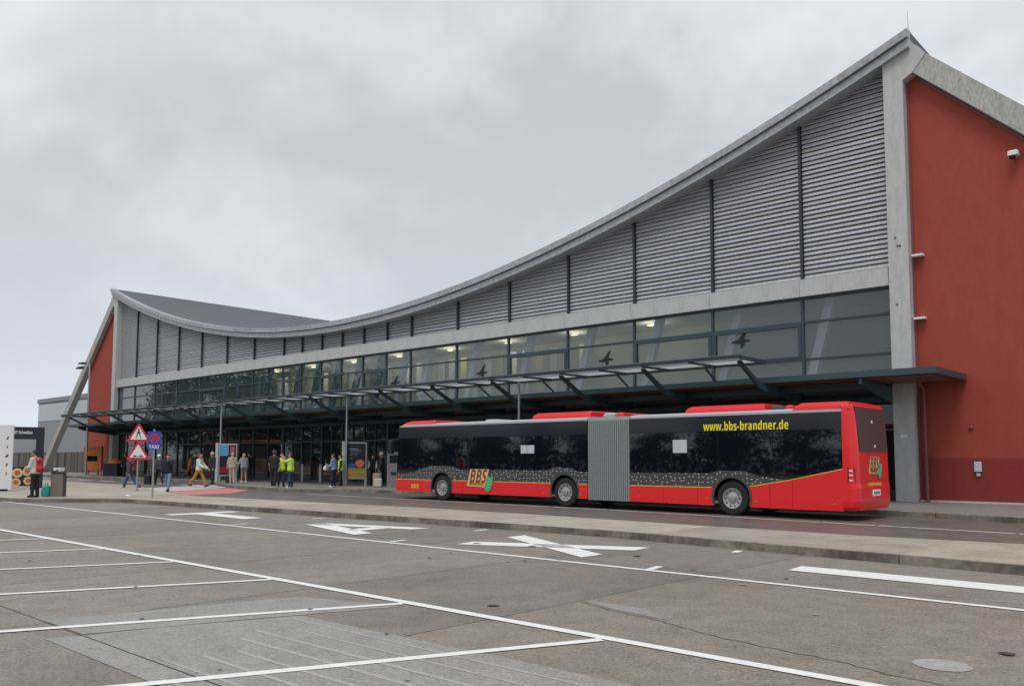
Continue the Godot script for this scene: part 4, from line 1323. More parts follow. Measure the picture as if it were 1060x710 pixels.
	part("number_plate", pm, M.white, rear)
	for k in 6:
		pm = MB.new(base)
		pm.box(V(-7.836, 0.665, 22.56 + k * 0.075), V(-7.832, 0.735, 22.6 + k * 0.075))
		part("plate_mark", pm, M.black, rear)
	text("www.bbs-brandner.de", 0.09, M.bus_yellow, rear, V(-7.862, 0.93, 22.72) - base, PI / 2, 0.95, true)
	logo(rear, base, V(-7.868, 1.4, 22.72), PI / 2, 0.66)
	# web address and logo on the near flank
	text("www.bbs-brandner.de", 0.24, M.text_yellow, B, V(-10.9, 2.49, BN - 0.004) - base, 0.0, 2.55, true)
	logo(B, base, V(-21.28, 0.86, BN - 0.012), 0.0, 0.92)
	text("BBS", 0.16, M.bus_yellow, B, V(-24.72, 0.5, BN - 0.006) - base, 0.0, 0.42, true)
	for q in [[-24.0, 0.7], [-18.2, 0.42], [-16.65, 0.42], [-14.4, 0.45], [-12.1, 0.45], [-10.6, 0.42], [-8.45, 0.42]]:
		var mb := MB.new(base)
		mb.cbox(V(q[0] - 0.045, q[1] - 0.02, BN), V(q[0] + 0.045, q[1] + 0.02, BN - 0.012), 0.005)
		part("side_marker", mb, M.orange_bright, B)
	# sheets of paper behind the windows
	for q in [[-19.23, -18.95], [-18.93, -18.62], [-13.2, -12.73]]:
		var mb := MB.new(base)
		mb.box(V(q[0], 1.75, BN + 0.004), V(q[1], 2.03 if q[0] < -15 else 2.13, BN - 0.002))
		part("notice", mb, M.paper, B)
	# front face, mirror
	var fm := MB.new(base)
	fm.hexa([V(-25.9, 0.32, BN + 0.03), V(-25.9, 0.32, BF - 0.03), V(-25.7, 0.32, BF), V(-25.7, 0.32, BN), V(-25.88, 1.0, BN + 0.03), V(-25.88, 1.0, BF - 0.03), V(-25.7, 1.0, BF), V(-25.7, 1.0, BN)])
	var ff := part("front_panel", fm, M.bus_red, B)
	fm = MB.new(base)
	fm.hexa([V(-25.87, 1.01, BN + 0.04), V(-25.87, 1.01, BF - 0.04), V(-25.84, 1.01, BF - 0.04), V(-25.84, 1.01, BN + 0.04), V(-25.76, 2.8, BN + 0.08), V(-25.76, 2.8, BF - 0.08), V(-25.73, 2.8, BF - 0.08), V(-25.73, 2.8, BN + 0.08)])
	part("windscreen", fm, M.bus_glass, ff)
	for d in [BN + 0.35, BF - 0.35]:
		fm = MB.new(base)
		fm.lathe(V(-25.9, 0.75, d), Vector3.LEFT, [Vector2(0.12, -0.02), Vector2(0.11, 0.02), Vector2(0, 0.03)], 16)
		part("headlamp", fm, M.white, ff)
	fm = MB.new(base)
	fm.bar(V(-25.75, 2.35, BN + 0.02), V(-25.98, 2.3, BN - 0.12), 0.05, 0.05)
	fm.cbox(V(-26.1, 1.75, BN - 0.05), V(-25.9, 2.3, BN - 0.27), 0.04)
	part("mirror", fm, M.black, B)
	# seats and grab poles
	for x in [-24.9, -21.9, -21.0, -20.1, -19.2, -18.3, -14.2, -13.3, -12.5, -10.3, -9.5]:
		for d in [BN + 0.32, BN + 0.8, BF - 0.8, BF - 0.32]:
			var s := MB.new(base)
			s.cbox(V(x - 0.22, 1.02, d + 0.2), V(x + 0.2, 1.12, d - 0.2), 0.03)
			s.hexa([V(x + 0.16, 1.1, d - 0.2), V(x + 0.22, 1.1, d - 0.2), V(x + 0.22, 1.1, d + 0.2), V(x + 0.16, 1.1, d + 0.2), V(x + 0.28, 1.78, d - 0.18), V(x + 0.33, 1.78, d - 0.18), V(x + 0.33, 1.78, d + 0.18), V(x + 0.28, 1.78, d + 0.18)])
			s.bar(V(x, 0.68, d), V(x, 1.02, d), 0.1, 0.1)
			part("seat", s, M.seat, B)
	for x in [-22.4, -20.7, -19.0, -17.4, -13.7, -11.6, -10.0]:
		var s := MB.new(base)
		s.tube([V(x, 0.68, BN + 1.0), V(x, 2.8, BN + 1.0)], [0.018, 0.018], 8)
		part("grab_pole", s, M.bus_yellow, B)

func pod(B: Node3D, base: Vector3, called: String, x0: float, x1: float, y0: float, y1: float, d0: float, d1: float, slope: float):
	var mb := MB.new(base)
	var secs := []
	for q in [[x0, 0.0], [x0 + slope * 0.35, 0.62], [x0 + slope * 0.7, 0.9], [x0 + slope, 1.0], [x1 - 0.12, 1.0], [x1 - 0.03, 0.86], [x1, 0.0]]:
		var y: float = lerpf(y0, y1, q[1])
		var k := 0.05
		secs.append([V(q[0], y0, d0), V(q[0], lerpf(y0, y, 0.45), d0 + 0.01), V(q[0], lerpf(y0, y, 0.85), d0 + k), V(q[0], y, d0 + k * 3), V(q[0], y + 0.012 * q[1], (d0 + d1) / 2), V(q[0], y, d1 - k * 3), V(q[0], lerpf(y0, y, 0.85), d1 - k), V(q[0], lerpf(y0, y, 0.45), d1 - 0.01), V(q[0], y0, d1)])
	for i in secs.size() - 1:
		for j in 8:
			var a: Vector3 = secs[i][j]
			var n: Vector3 = (secs[i + 1][j + 1] - a).cross(secs[i][j + 1] - secs[i + 1][j])
			if n.length() < 1e-9: continue
			n = n.normalized()
			if n.y < 0: n = -n
			mb.quad(a, secs[i + 1][j], secs[i + 1][j + 1], secs[i][j + 1], n)
	part(called, mb, M.bus_red, B)

func logo(P: Node3D, base: Vector3, at: Vector3, turn: float, k: float):
	# slanted cream tag with red letters, a yellow strip and a green leaf-like tag
	var bs := Basis(Vector3.UP, turn)
	var ex := bs.x * k
	var ey := Vector3.UP * k
	var ez := bs.z
	var mb := MB.new(base)
	mb.prism(PackedVector2Array([Vector2(-0.62, -0.3), Vector2(0.38, -0.33), Vector2(0.6, 0.36), Vector2(-0.42, 0.36)]), at, ex, ey, ez * 0.004)
	var lg := part("logo", mb, M.cream, P)
	text("BBS", 0.52 * k, M.maroon, lg, at + ex * 0.02 + ey * 0.08 + ez * 0.006 - base, turn, 0.86 * k, true, "lettering", 0.22)
	mb = MB.new(base)
	mb.prism(PackedVector2Array([Vector2(-0.57, -0.26), Vector2(0.36, -0.28), Vector2(0.41, -0.14), Vector2(-0.53, -0.14)]), at + ez * 0.004, ex, ey, ez * 0.004)
	part("strip", mb, M.bus_yellow, lg)
	text("BRANDNER", 0.11 * k, M.maroon, lg, at - ex * 0.08 - ey * 0.205 + ez * 0.01 - base, turn, 0.78 * k)
	mb = MB.new(base)
	mb.prism(PackedVector2Array([Vector2(0.52, 0.12), Vector2(0.83, 0.02), Vector2(0.8, -0.2), Vector2(0.7, -0.42), Vector2(0.52, -0.52), Vector2(0.38, -0.42), Vector2(0.36, -0.26), Vector2(0.5, -0.06)]), at + ez * 0.008, ex, ey, ez * 0.006)
	part("green_tag", mb, M.green, lg)
	for q in 4:
		mb = MB.new(base)
		var a := Vector2(0.44 + q * 0.035, -0.38 + q * 0.115)
		mb.prism(PackedVector2Array([a, a + Vector2(0.24, 0.06), a + Vector2(0.24, 0.085), a + Vector2(0, 0.025)]), at + ez * 0.014, ex, ey, ez * 0.003)
		part("stripe", mb, flat(0.35, 0.62, 0.42, 0.5), lg)

# ---------------------------------------------------------------- things in the street
func turned(at: Vector3, turn: float, mb: MB, pts: Array, z0: float, z1: float):
	# a flat outline (x, y) facing the way given by turn, standing at a point
	var b := Basis(Vector3.UP, turn)
	mb.prism(PackedVector2Array(pts), at + b.z * z0, b.x, Vector3.UP, b.z * (z1 - z0))

func round_tri(w: float, hgt: float, r: float, y0: float) -> Array:
	var c := [Vector2(-w / 2, y0), Vector2(w / 2, y0), Vector2(0, y0 + hgt)]
	var mid := Vector2(0, y0 + hgt / 3)
	var out := []
	for i in 3:
		var p: Vector2 = c[i]
		var toward := (mid - p).normalized()
		var ctr := p + toward * r * 2.0
		var a0 := (-toward).angle() - PI / 3
		for k in 5: out.append(ctr + Vector2.from_angle(a0 + k * PI / 6) * r)
	return out

func suitcase(label: String, x: float, d: float, turn: float, h: float, m: Material, y := 0.14):
	var t := thing("suitcase", label, "suitcase", V(x, y, d))
	t.rotation.y = turn
	var mb := MB.new()
	mb.cbox(Vector3(-0.2, 0.04, -0.12), Vector3(0.2, h, 0.12), 0.035)
	part("shell", mb, m, t)
	mb = MB.new()
	mb.tube([Vector3(-0.12, h - 0.02, -0.09), Vector3(-0.12, h + 0.32, -0.09), Vector3(0.12, h + 0.32, -0.09), Vector3(0.12, h - 0.02, -0.09)], [0.012, 0.012, 0.012, 0.012], 6)
	part("handle", mb, M.steel, t)
	for q in [[-0.16, -0.08], [0.16, -0.08], [-0.16, 0.08], [0.16, 0.08]]:
		mb = MB.new()
		mb.lathe(Vector3(q[0] - 0.015, 0.03, q[1]), Vector3.RIGHT, [Vector2(0, 0), Vector2(0.03, 0), Vector2(0.03, 0.03), Vector2(0, 0.03)], 10)
		part("wheel", mb, M.black, t)

func bollard(label: String, x: float, d: float):
	var t := thing("bollard", label, "bollard", V(x, 0.14, d), "steel bollards at the entrance")
	var mb := MB.new()
	mb.lathe(Vector3.ZERO, Vector3.UP, [Vector2(0.1, 0.0), Vector2(0.1, 1.0), Vector2(0.095, 1.05), Vector2(0.07, 1.08), Vector2(0.0, 1.09)], 18)
	part("post", mb, M.steel, t)
	mb = MB.new()
	mb.lathe(Vector3.ZERO, Vector3.UP, [Vector2(0.15, 0.0), Vector2(0.15, 0.015), Vector2(0.1, 0.02)], 18)
	part("base_ring", mb, M.rim_dark, t)

func poster_texture(sd: int) -> StandardMaterial3D:
	# flat print: a dark poster with soft blocks of colour
	var img := Image.create(128, 192, false, Image.FORMAT_RGB8)
	img.fill(Color(0.06, 0.07, 0.14))
	if sd == 0:
		img.fill_rect(Rect2i(0, 138, 128, 54), Color(0.58, 0.5, 0.2))
		img.fill_rect(Rect2i(0, 160, 128, 3), Color(0.7, 0.65, 0.4))
		img.fill_rect(Rect2i(8, 112, 52, 26), Color(0.1, 0.32, 0.6))
		for y in range(88, 134):
			for x in range(58, 120):
				var e := pow((x - 90) / 30.0, 2) + pow((y - 112) / 22.0, 2)
				if e < 1.0: img.set_pixel(x, y, Color(0.72, 0.3, 0.18).lerp(Color(0.85, 0.55, 0.4), 0.5 + 0.5 * sin(x * 0.5 + y * 0.3)))
		for q in [[18, 26, 60, 10], [24, 40, 74, 4], [22, 54, 60, 4], [20, 66, 18, 3], [46, 66, 22, 3], [20, 82, 20, 3]]:
			for x in range(q[0], q[0] + q[2]):
				if (x * 7 + q[1]) % 5 < 3: img.fill_rect(Rect2i(x, q[1], 1, q[3]), Color(0.62, 0.65, 0.75))
	else:
		img.fill_rect(Rect2i(0, 0, 70, 70), Color(0.3, 0.55, 0.72))
		img.fill_rect(Rect2i(80, 6, 44, 64), Color(0.45, 0.08, 0.16))
		img.fill_rect(Rect2i(0, 140, 128, 40), Color(0.5, 0.08, 0.12))
		img.fill_rect(Rect2i(20, 76, 80, 50), Color(0.1, 0.12, 0.2))
		for k in 5: img.fill_rect(Rect2i(84, 14 + k * 10, 30, 3), Color(0.8, 0.6, 0.65))
	var m := flat(1, 1, 1, 0.25)
	m.albedo_texture = ImageTexture.create_from_image(img)
	return m

func light_box(label: String, x: float, d: float, turn: float, sd: int):
	var at := V(x, 0.14, d)
	var t := thing("advertising_box", label, "advertising panel", at)
	t.rotation.y = turn
	var mb := MB.new()
	mb.cbox(Vector3(-0.58, 0.36, -0.1), Vector3(0.58, 2.28, 0.1), 0.03)
	part("case", mb, M.steel, t)
	mb = MB.new()
	mb.uo = Vector3(-0.5, 2.2, 0); mb.uu = Vector3(1.0 / 1.0, 0, 0); mb.uv = Vector3(0, -1.0 / 1.76, 0)
	mb.quad(Vector3(-0.5, 0.44, 0.106), Vector3(0.5, 0.44, 0.106), Vector3(0.5, 2.2, 0.106), Vector3(-0.5, 2.2, 0.106), Vector3.BACK)
	part("poster", mb, poster_texture(sd), t)
	for q in [-0.5, 0.5]:
		mb = MB.new()
		mb.cbox(Vector3(q - 0.07, 0.0, -0.07), Vector3(q + 0.07, 0.36, 0.07), 0.01)
		part("leg", mb, M.steel, t)
	mb = MB.new()
	mb.cbox(Vector3(-0.76, 0.0, -0.13), Vector3(-0.582, 2.32, 0.13), 0.02)
	part("side_post", mb, M.bus_roof, t)

func street_things():
	# warning signs on one post
	var sp := V(-36.35, 0.0, 15.82)
	var turn := deg_to_rad(62)
	var S := thing("warning_sign", "post with two red-rimmed triangles, walking figure above road bumps", "road sign", sp)
	var mb := MB.new(sp)
	mb.tube([V(-36.35, 0.1, 15.82), V(-36.35, 3.0, 15.82)], [0.035, 0.035], 10)
	mb.tube([V(-36.35, 0.1, 15.82), V(-36.35, 0.22, 15.82)], [0.06, 0.06], 10)
	part("post", mb, M.steel, S)
	for q in [[2.3, 0], [1.52, 1]]:
		mb = MB.new(sp)
		turned(V(-36.35, 0, 15.82), turn, mb, round_tri(0.98, 0.85, 0.04, q[0] - 0.04), 0.045, 0.06)
		var p := part("sign_plate", mb, M.sign_red, S)
		mb = MB.new(sp)
		turned(V(-36.35, 0, 15.82), turn, mb, round_tri(0.67, 0.58, 0.02, q[0] + 0.065), 0.0605, 0.064)
		part("sign_field", mb, M.sign_white, p)
		mb = MB.new(sp)
		if q[1] == 0:
			var y: float = q[0] + 0.12
			var ctr := V(-36.35, y, 15.82)
			for l in [[Vector2(-0.03, 0.2), Vector2(-0.11, 0.0), 0.035], [Vector2(0.02, 0.2), Vector2(0.1, 0.0), 0.035], [Vector2(0, 0.18), Vector2(0.0, 0.34), 0.07], [Vector2(0, 0.32), Vector2(-0.09, 0.2), 0.026], [Vector2(0, 0.32), Vector2(0.09, 0.2), 0.026]]:
				var e: Vector2 = l[1] - l[0]
				var s: Vector2 = Vector2(-e.y, e.x).normalized() * float(l[2]) * 0.5
				turned(ctr, turn, mb, [l[0] - s, l[1] - s, l[1] + s, l[0] + s], 0.0645, 0.067 + l[2] * 0.02)
			turned(ctr, turn, mb, Array(circle(Vector2(0, 0.385), 0.035, 12)), 0.0645, 0.068)
		else:
			turned(V(-36.35, q[0] + 0.1, 15.82), turn, mb, [Vector2(-0.24, 0.0), Vector2(-0.19, 0.03), Vector2(-0.12, 0.08), Vector2(-0.05, 0.03), Vector2(0, 0.02), Vector2(0.05, 0.03), Vector2(0.12, 0.08), Vector2(0.19, 0.03), Vector2(0.24, 0.0)], 0.0645, 0.068)
		part("symbol", mb, M.black, p)
	# taxi rank sign
	sp = V(-29.87, 0.14, 13.56)
	turn = deg_to_rad(66)
	S = thing("taxi_sign", "blue rectangular taxi rank sign with red no-stopping ring on grey post", "road sign", sp)
	mb = MB.new(sp)
	mb.tube([sp, sp + Vector3(0, 2.46, 0)], [0.033, 0.033], 10)
	part("post", mb, M.steel, S)
	mb = MB.new(sp)
	turned(sp, turn, mb, [Vector2(-0.22, 1.72), Vector2(0.22, 1.72), Vector2(0.22, 2.38), Vector2(-0.22, 2.38)], 0.04, 0.055)
	var tp := part("sign_plate", mb, M.sign_blue, S)
	var bs := Basis(Vector3.UP, turn)
	mb = MB.new(sp)
	var ring_o := circle(Vector2(0, 2.13), 0.175, 24)
	var ring_i := circle(Vector2(0, 2.13), 0.125, 24)
	for k in 24:
		var j := (k + 1) % 24
		turned(sp, turn, mb, [ring_o[k], ring_o[j], ring_i[j], ring_i[k]], 0.0555, 0.06)
	for e in [1, -1]:
		var a := Vector2(0.09, 0.09 * e)
		var s := Vector2(0.018, -0.018 * e)
		turned(sp, turn, mb, [Vector2(0, 2.13) - a - s, Vector2(0, 2.13) + a - s, Vector2(0, 2.13) + a + s, Vector2(0, 2.13) - a + s], 0.0555, 0.0585 + 0.001 * e)
	part("ring", mb, M.sign_red, tp)
	text("TAXI", 0.13, M.sign_white, tp, Vector3(0, 1.83, 0) + bs.z * 0.06, turn, 0.34)
	# litter bin with rubbish, green bag beside it
	var bb := V(-33.4, 0.14, 11.62)
	var bt := thing("litter_bin", "square brown-grey litter bin with white rubbish heaped on its lid", "litter bin", bb)
	bt.rotation.y = deg_to_rad(60)
	mb = MB.new()
	mb.cbox(Vector3(-0.21, 0.0, -0.2), Vector3(0.21, 0.86, 0.2), 0.025)
	part("body", mb, flat(0.17, 0.15, 0.13, 0.6), bt)
	mb = MB.new()
	mb.cbox(Vector3(0.212, 0.02, -0.19), Vector3(0.25, 0.84, 0.19), 0.01)
	part("side_cover", mb, M.rim_dark, bt)
	mb = MB.new()
	mb.cbox(Vector3(-0.23, 0.862, -0.22), Vector3(0.26, 0.9, 0.22), 0.015)
	part("lid", mb, M.black, bt)
	var lt := thing("rubbish_heap", "crumpled white and black rubbish on top of the litter bin", "rubbish", V(-33.4, 1.04, 11.62))
	mb = MB.new()
	var r3 := RandomNumberGenerator.new()
	r3.seed = 3
	for k in 9:
		var c := Vector3(r3.randf_range(-0.16, 0.16), r3.randf_range(0.03, 0.1), r3.randf_range(-0.14, 0.14))
		mb.hexa(range(8).map(func(i): return c + Vector3((-1 if i in [0, 3, 4, 7] else 1) * r3.randf_range(0.05, 0.12), (-0.03 if i < 4 else 0.06) + r3.randf_range(-0.02, 0.04), (-1 if i in [0, 1, 4, 5] else 1) * r3.randf_range(0.04, 0.1))))
	part("wrappers", mb, M.white, lt)
	mb = MB.new()
	mb.hexa(range(8).map(func(i): return Vector3(-0.2, 0.03, 0.1) + Vector3((-1 if i in [0, 3, 4, 7] else 1) * 0.07, (-0.03 if i < 4 else 0.05), (-1 if i in [0, 1, 4, 5] else 1) * 0.06)))
	part("black_box", mb, M.black, lt)
	var gb := thing("green_bag", "bright turquoise carrier bag standing against the litter bin", "bag", V(-33.62, 0.14, 11.3))
	gb.rotation.y = deg_to_rad(60)
	mb = MB.new()
	var rings := []
	for q in [[0.0, 0.15, 0.09], [0.06, 0.17, 0.11], [0.2, 0.17, 0.1], [0.34, 0.15, 0.08], [0.4, 0.1, 0.04]]:
		var ring := []
		for k in 12:
			var w := 1.0 + 0.1 * sin(k * 2.6 + q[0] * 20.0)
			ring.append(Vector3(cos(TAU * k / 12) * q[1] * w, q[0], sin(TAU * k / 12) * q[2] * w))
		rings.append(ring)
	for i in rings.size() - 1:
		for k in 12:
			var j := (k + 1) % 12
			var n: Vector3 = (rings[i][j] - rings[i][k]).cross(rings[i + 1][k] - rings[i][k]).normalized()
			if n.dot(rings[i][k] * Vector3(1, 0, 1)) < 0: n = -n
			mb.quad(rings[i][k], rings[i][j], rings[i + 1][j], rings[i + 1][k], n)
	part("sack", mb, flat(0.02, 0.42, 0.34, 0.4), gb)
	for e in [-1, 1]:
		mb = MB.new()
		mb.tube([Vector3(-0.05, 0.39, 0.03 * e), Vector3(-0.03, 0.5, 0.03 * e), Vector3(0.03, 0.5, 0.03 * e), Vector3(0.05, 0.39, 0.03 * e)], [0.01, 0.01, 0.01, 0.01], 6)
		part("handle", mb, flat(0.02, 0.42, 0.34, 0.4), gb)
	# white information totem
	var tt := V(-40.3, 0.14, 11.6)
	var W := thing("information_totem", "tall white panel printed with small dark symbols beside the black portal", "sign", tt)
	W.rotation.y = deg_to_rad(72.3)
	mb = MB.new()
	mb.cbox(Vector3(-1.7, 0.1, -0.12), Vector3(0.55, 2.86, 0.12), 0.03)
	part("panel", mb, M.white, W)
	mb = MB.new()
	mb.cbox(Vector3(-1.5, 0.0, -0.1), Vector3(0.4, 0.1, 0.1), 0.01)
	part("foot", mb, M.black, W)
	for i in 4:
		for j in 5:
			mb = MB.new()
			var c := Vector2(0.32 - i * 0.42, 0.75 + j * 0.38)
			var w := 0.03 + 0.02 * ((i * 3 + j) % 3)
			mb.prism(PackedVector2Array([c + Vector2(-w, -0.07), c + Vector2(w * 0.4, -0.05), c + Vector2(w, 0.08), c + Vector2(-w * 0.2, 0.04)]), Vector3(0, 0, 0.121), Vector3.RIGHT, Vector3.UP, Vector3(0, 0, 0.004))
			part("symbol", mb, M.black, W)
	# black photo portal
	tt = V(-43.55, 0.14, 14.46)
	W = thing("photo_portal", "black gateway frame with white lettering and yellow discs on its lower panel", "frame", tt)
	W.rotation.y = deg_to_rad(72.3)
	for q in [[-0.34, 0.0, 0.0, 2.88], [-2.7, -2.36, 0.0, 2.88], [-2.358, -0.342, 2.3, 2.88], [-2.358, -0.342, 0.1, 1.0]]:
		mb = MB.new()
		mb.box(Vector3(q[0], q[2], -0.12), Vector3(q[1], q[3], 0.12))
		part("lower_panel" if q[3] < 1.5 else "frame_member", mb, M.navy, W)
	text("VISIT Schwaben", 0.15, M.sign_white, W, Vector3(-0.95, 2.62, 0.13), 0.0, 0.9)
	for q in [[-0.65, 0.78, 0.2], [-0.6, 0.35, 0.19], [-1.05, 0.72, 0.22], [-1.1, 0.28, 0.2], [-1.55, 0.6, 0.2], [-2.0, 0.4, 0.22]]:
		mb = MB.new()
		mb.lathe(Vector3(q[0], q[1] - 0.0, 0.121), Vector3.BACK, [Vector2(q[2], 0.0), Vector2(q[2], 0.006), Vector2(0.0, 0.007)], 20)
		var dsc := part("disc", mb, M.cream, W)
		mb = MB.new()
		mb.lathe(Vector3(q[0], q[1], 0.129), Vector3.BACK, [Vector2(q[2] * 0.55, 0.0), Vector2(q[2] * 0.55, 0.004), Vector2(0.0, 0.005)], 20)
		part("disc_centre", mb, M.orange, dsc)
	# orange notice board
	var ob := V(-74.4, 0.14, 28.6)
	W = thing("orange_notice_board", "orange board with a dark screen on a short stand by far red wall", "notice board", ob)
	W.rotation.y = deg_to_rad(25)
	mb = MB.new()
	mb.cbox(Vector3(-0.95, 0.4, -0.12), Vector3(0.95, 2.4, 0.12), 0.03)
	part("board", mb, M.orange, W)
	mb = MB.new()
	mb.box(Vector3(-0.55, 1.15, 0.12), Vector3(0.55, 1.6, 0.135))
	part("screen", mb, M.black_gloss, W)
	mb = MB.new()
	mb.box(Vector3(-0.35, 1.68, 0.12), Vector3(0.4, 1.72, 0.127))
	mb.box(Vector3(-0.7, 2.15, 0.12), Vector3(0.7, 2.18, 0.127))
	part("lettering", mb, M.maroon, W)
	for x in [-0.5, 0.5]:
		mb = MB.new()
		mb.box(Vector3(x - 0.08, 0.0, -0.06), Vector3(x + 0.08, 0.4, 0.06))
		part("leg", mb, M.steel, W)
	# dark box with an orange heap
	ob = V(-67.5, 0.14, 27.6)
	W = thing("dark_tub", "tall dark square tub with a bright orange mound on top", "tub", ob)
	W.rotation.y = deg_to_rad(20)
	mb = MB.new()
	mb.cbox(Vector3(-0.72, 0.0, -0.5), Vector3(0.72, 1.02, 0.5), 0.04)
	part("tub", mb, M.navy, W)
	mb = MB.new()
	var r4 := RandomNumberGenerator.new()
	r4.seed = 8
	for k in 60:
		var a := r4.randf() * TAU
		var rr := sqrt(r4.randf()) * 0.5
		var c := Vector3(cos(a) * rr, 1.02 + (0.25 - rr * rr * 0.8) + r4.randf_range(-0.03, 0.03), sin(a) * rr * 0.8)
		mb.lathe(c, Vector3(r4.randfn() * 0.3, 1, r4.randfn() * 0.3).normalized(), [Vector2(0.1, -0.04), Vector2(0.08, 0.03), Vector2(0.0, 0.06)], 6)
	mb.lathe(Vector3(0, 1.02, 0), Vector3.UP, [Vector2(0.6, 0), Vector2(0.4, 0.14), Vector2(0.0, 0.25)], 10)
	part("mound", mb, M.orange_bright, W)
	# bollards, advertising boxes, machine, luggage
	bollard("steel bollard beside the hi-vis workers at the entrance doors", -43.5, 28.85)
	bollard("steel bollard nearer the night-blue advertising box", -41.1, 28.48)
	light_box("advertising box with red and sky-blue poster behind person in beige", -46.25, 25.5, deg_to_rad(38), 1)
	light_box("advertising box with dark poster above a yellow field", -35.62, 26.9, deg_to_rad(38), 0)
	ob = V(-32.9, 0.14, 27.3)
	W = thing("ticket_machine", "grey ticket machine with dark screen between travellers and bus", "ticket machine", ob)
	W.rotation.y = deg_to_rad(40)
	mb = MB.new()
	mb.cbox(Vector3(-0.4, 0.0, -0.3), Vector3(0.4, 1.75, 0.3), 0.03)
	part("case", mb, flat(0.22, 0.21, 0.22, 0.5), W)
	mb = MB.new()
	mb.box(Vector3(-0.28, 1.2, 0.3), Vector3(0.28, 1.6, 0.312))
	part("screen", mb, M.black_gloss, W)
	mb = MB.new()
	mb.box(Vector3(-0.2, 0.6, 0.3), Vector3(0.1, 0.75, 0.31))
	part("slot", mb, M.black, W)
	suitcase("beige suitcase standing beside traveller near ticket machine", -33.9, 26.9, 0.6, 0.68, flat(0.36, 0.3, 0.23, 0.6))
	suitcase("small white-fronted case in front of the beige suitcase", -33.5, 26.65, 0.6, 0.42, flat(0.55, 0.5, 0.42, 0.6))
	suitcase("black suitcase standing by foot of red and blue advertising box", -43.9, 24.3, 0.5, 0.45, M.black)
	suitcase("dark wheeled case dragged behind traveller in white cap", -49.8, 22.3, 0.4, 0.55, M.black, 0.0)
	# a scrap of paper on the island
	var sc := thing("paper_scrap", "small white scrap of paper lying on the island", "litter", V(-32.0, 0.146, 13.6))
	mb = MB.new()
	mb.hexa([Vector3(-0.09, 0, -0.06), Vector3(0.08, 0, -0.07), Vector3(0.1, 0, 0.06), Vector3(-0.07, 0, 0.07), Vector3(-0.05, 0.05, -0.03), Vector3(0.05, 0.03, -0.04), Vector3(0.06, 0.06, 0.03), Vector3(-0.04, 0.03, 0.05)])
	part("crumple", mb, M.white, sc)

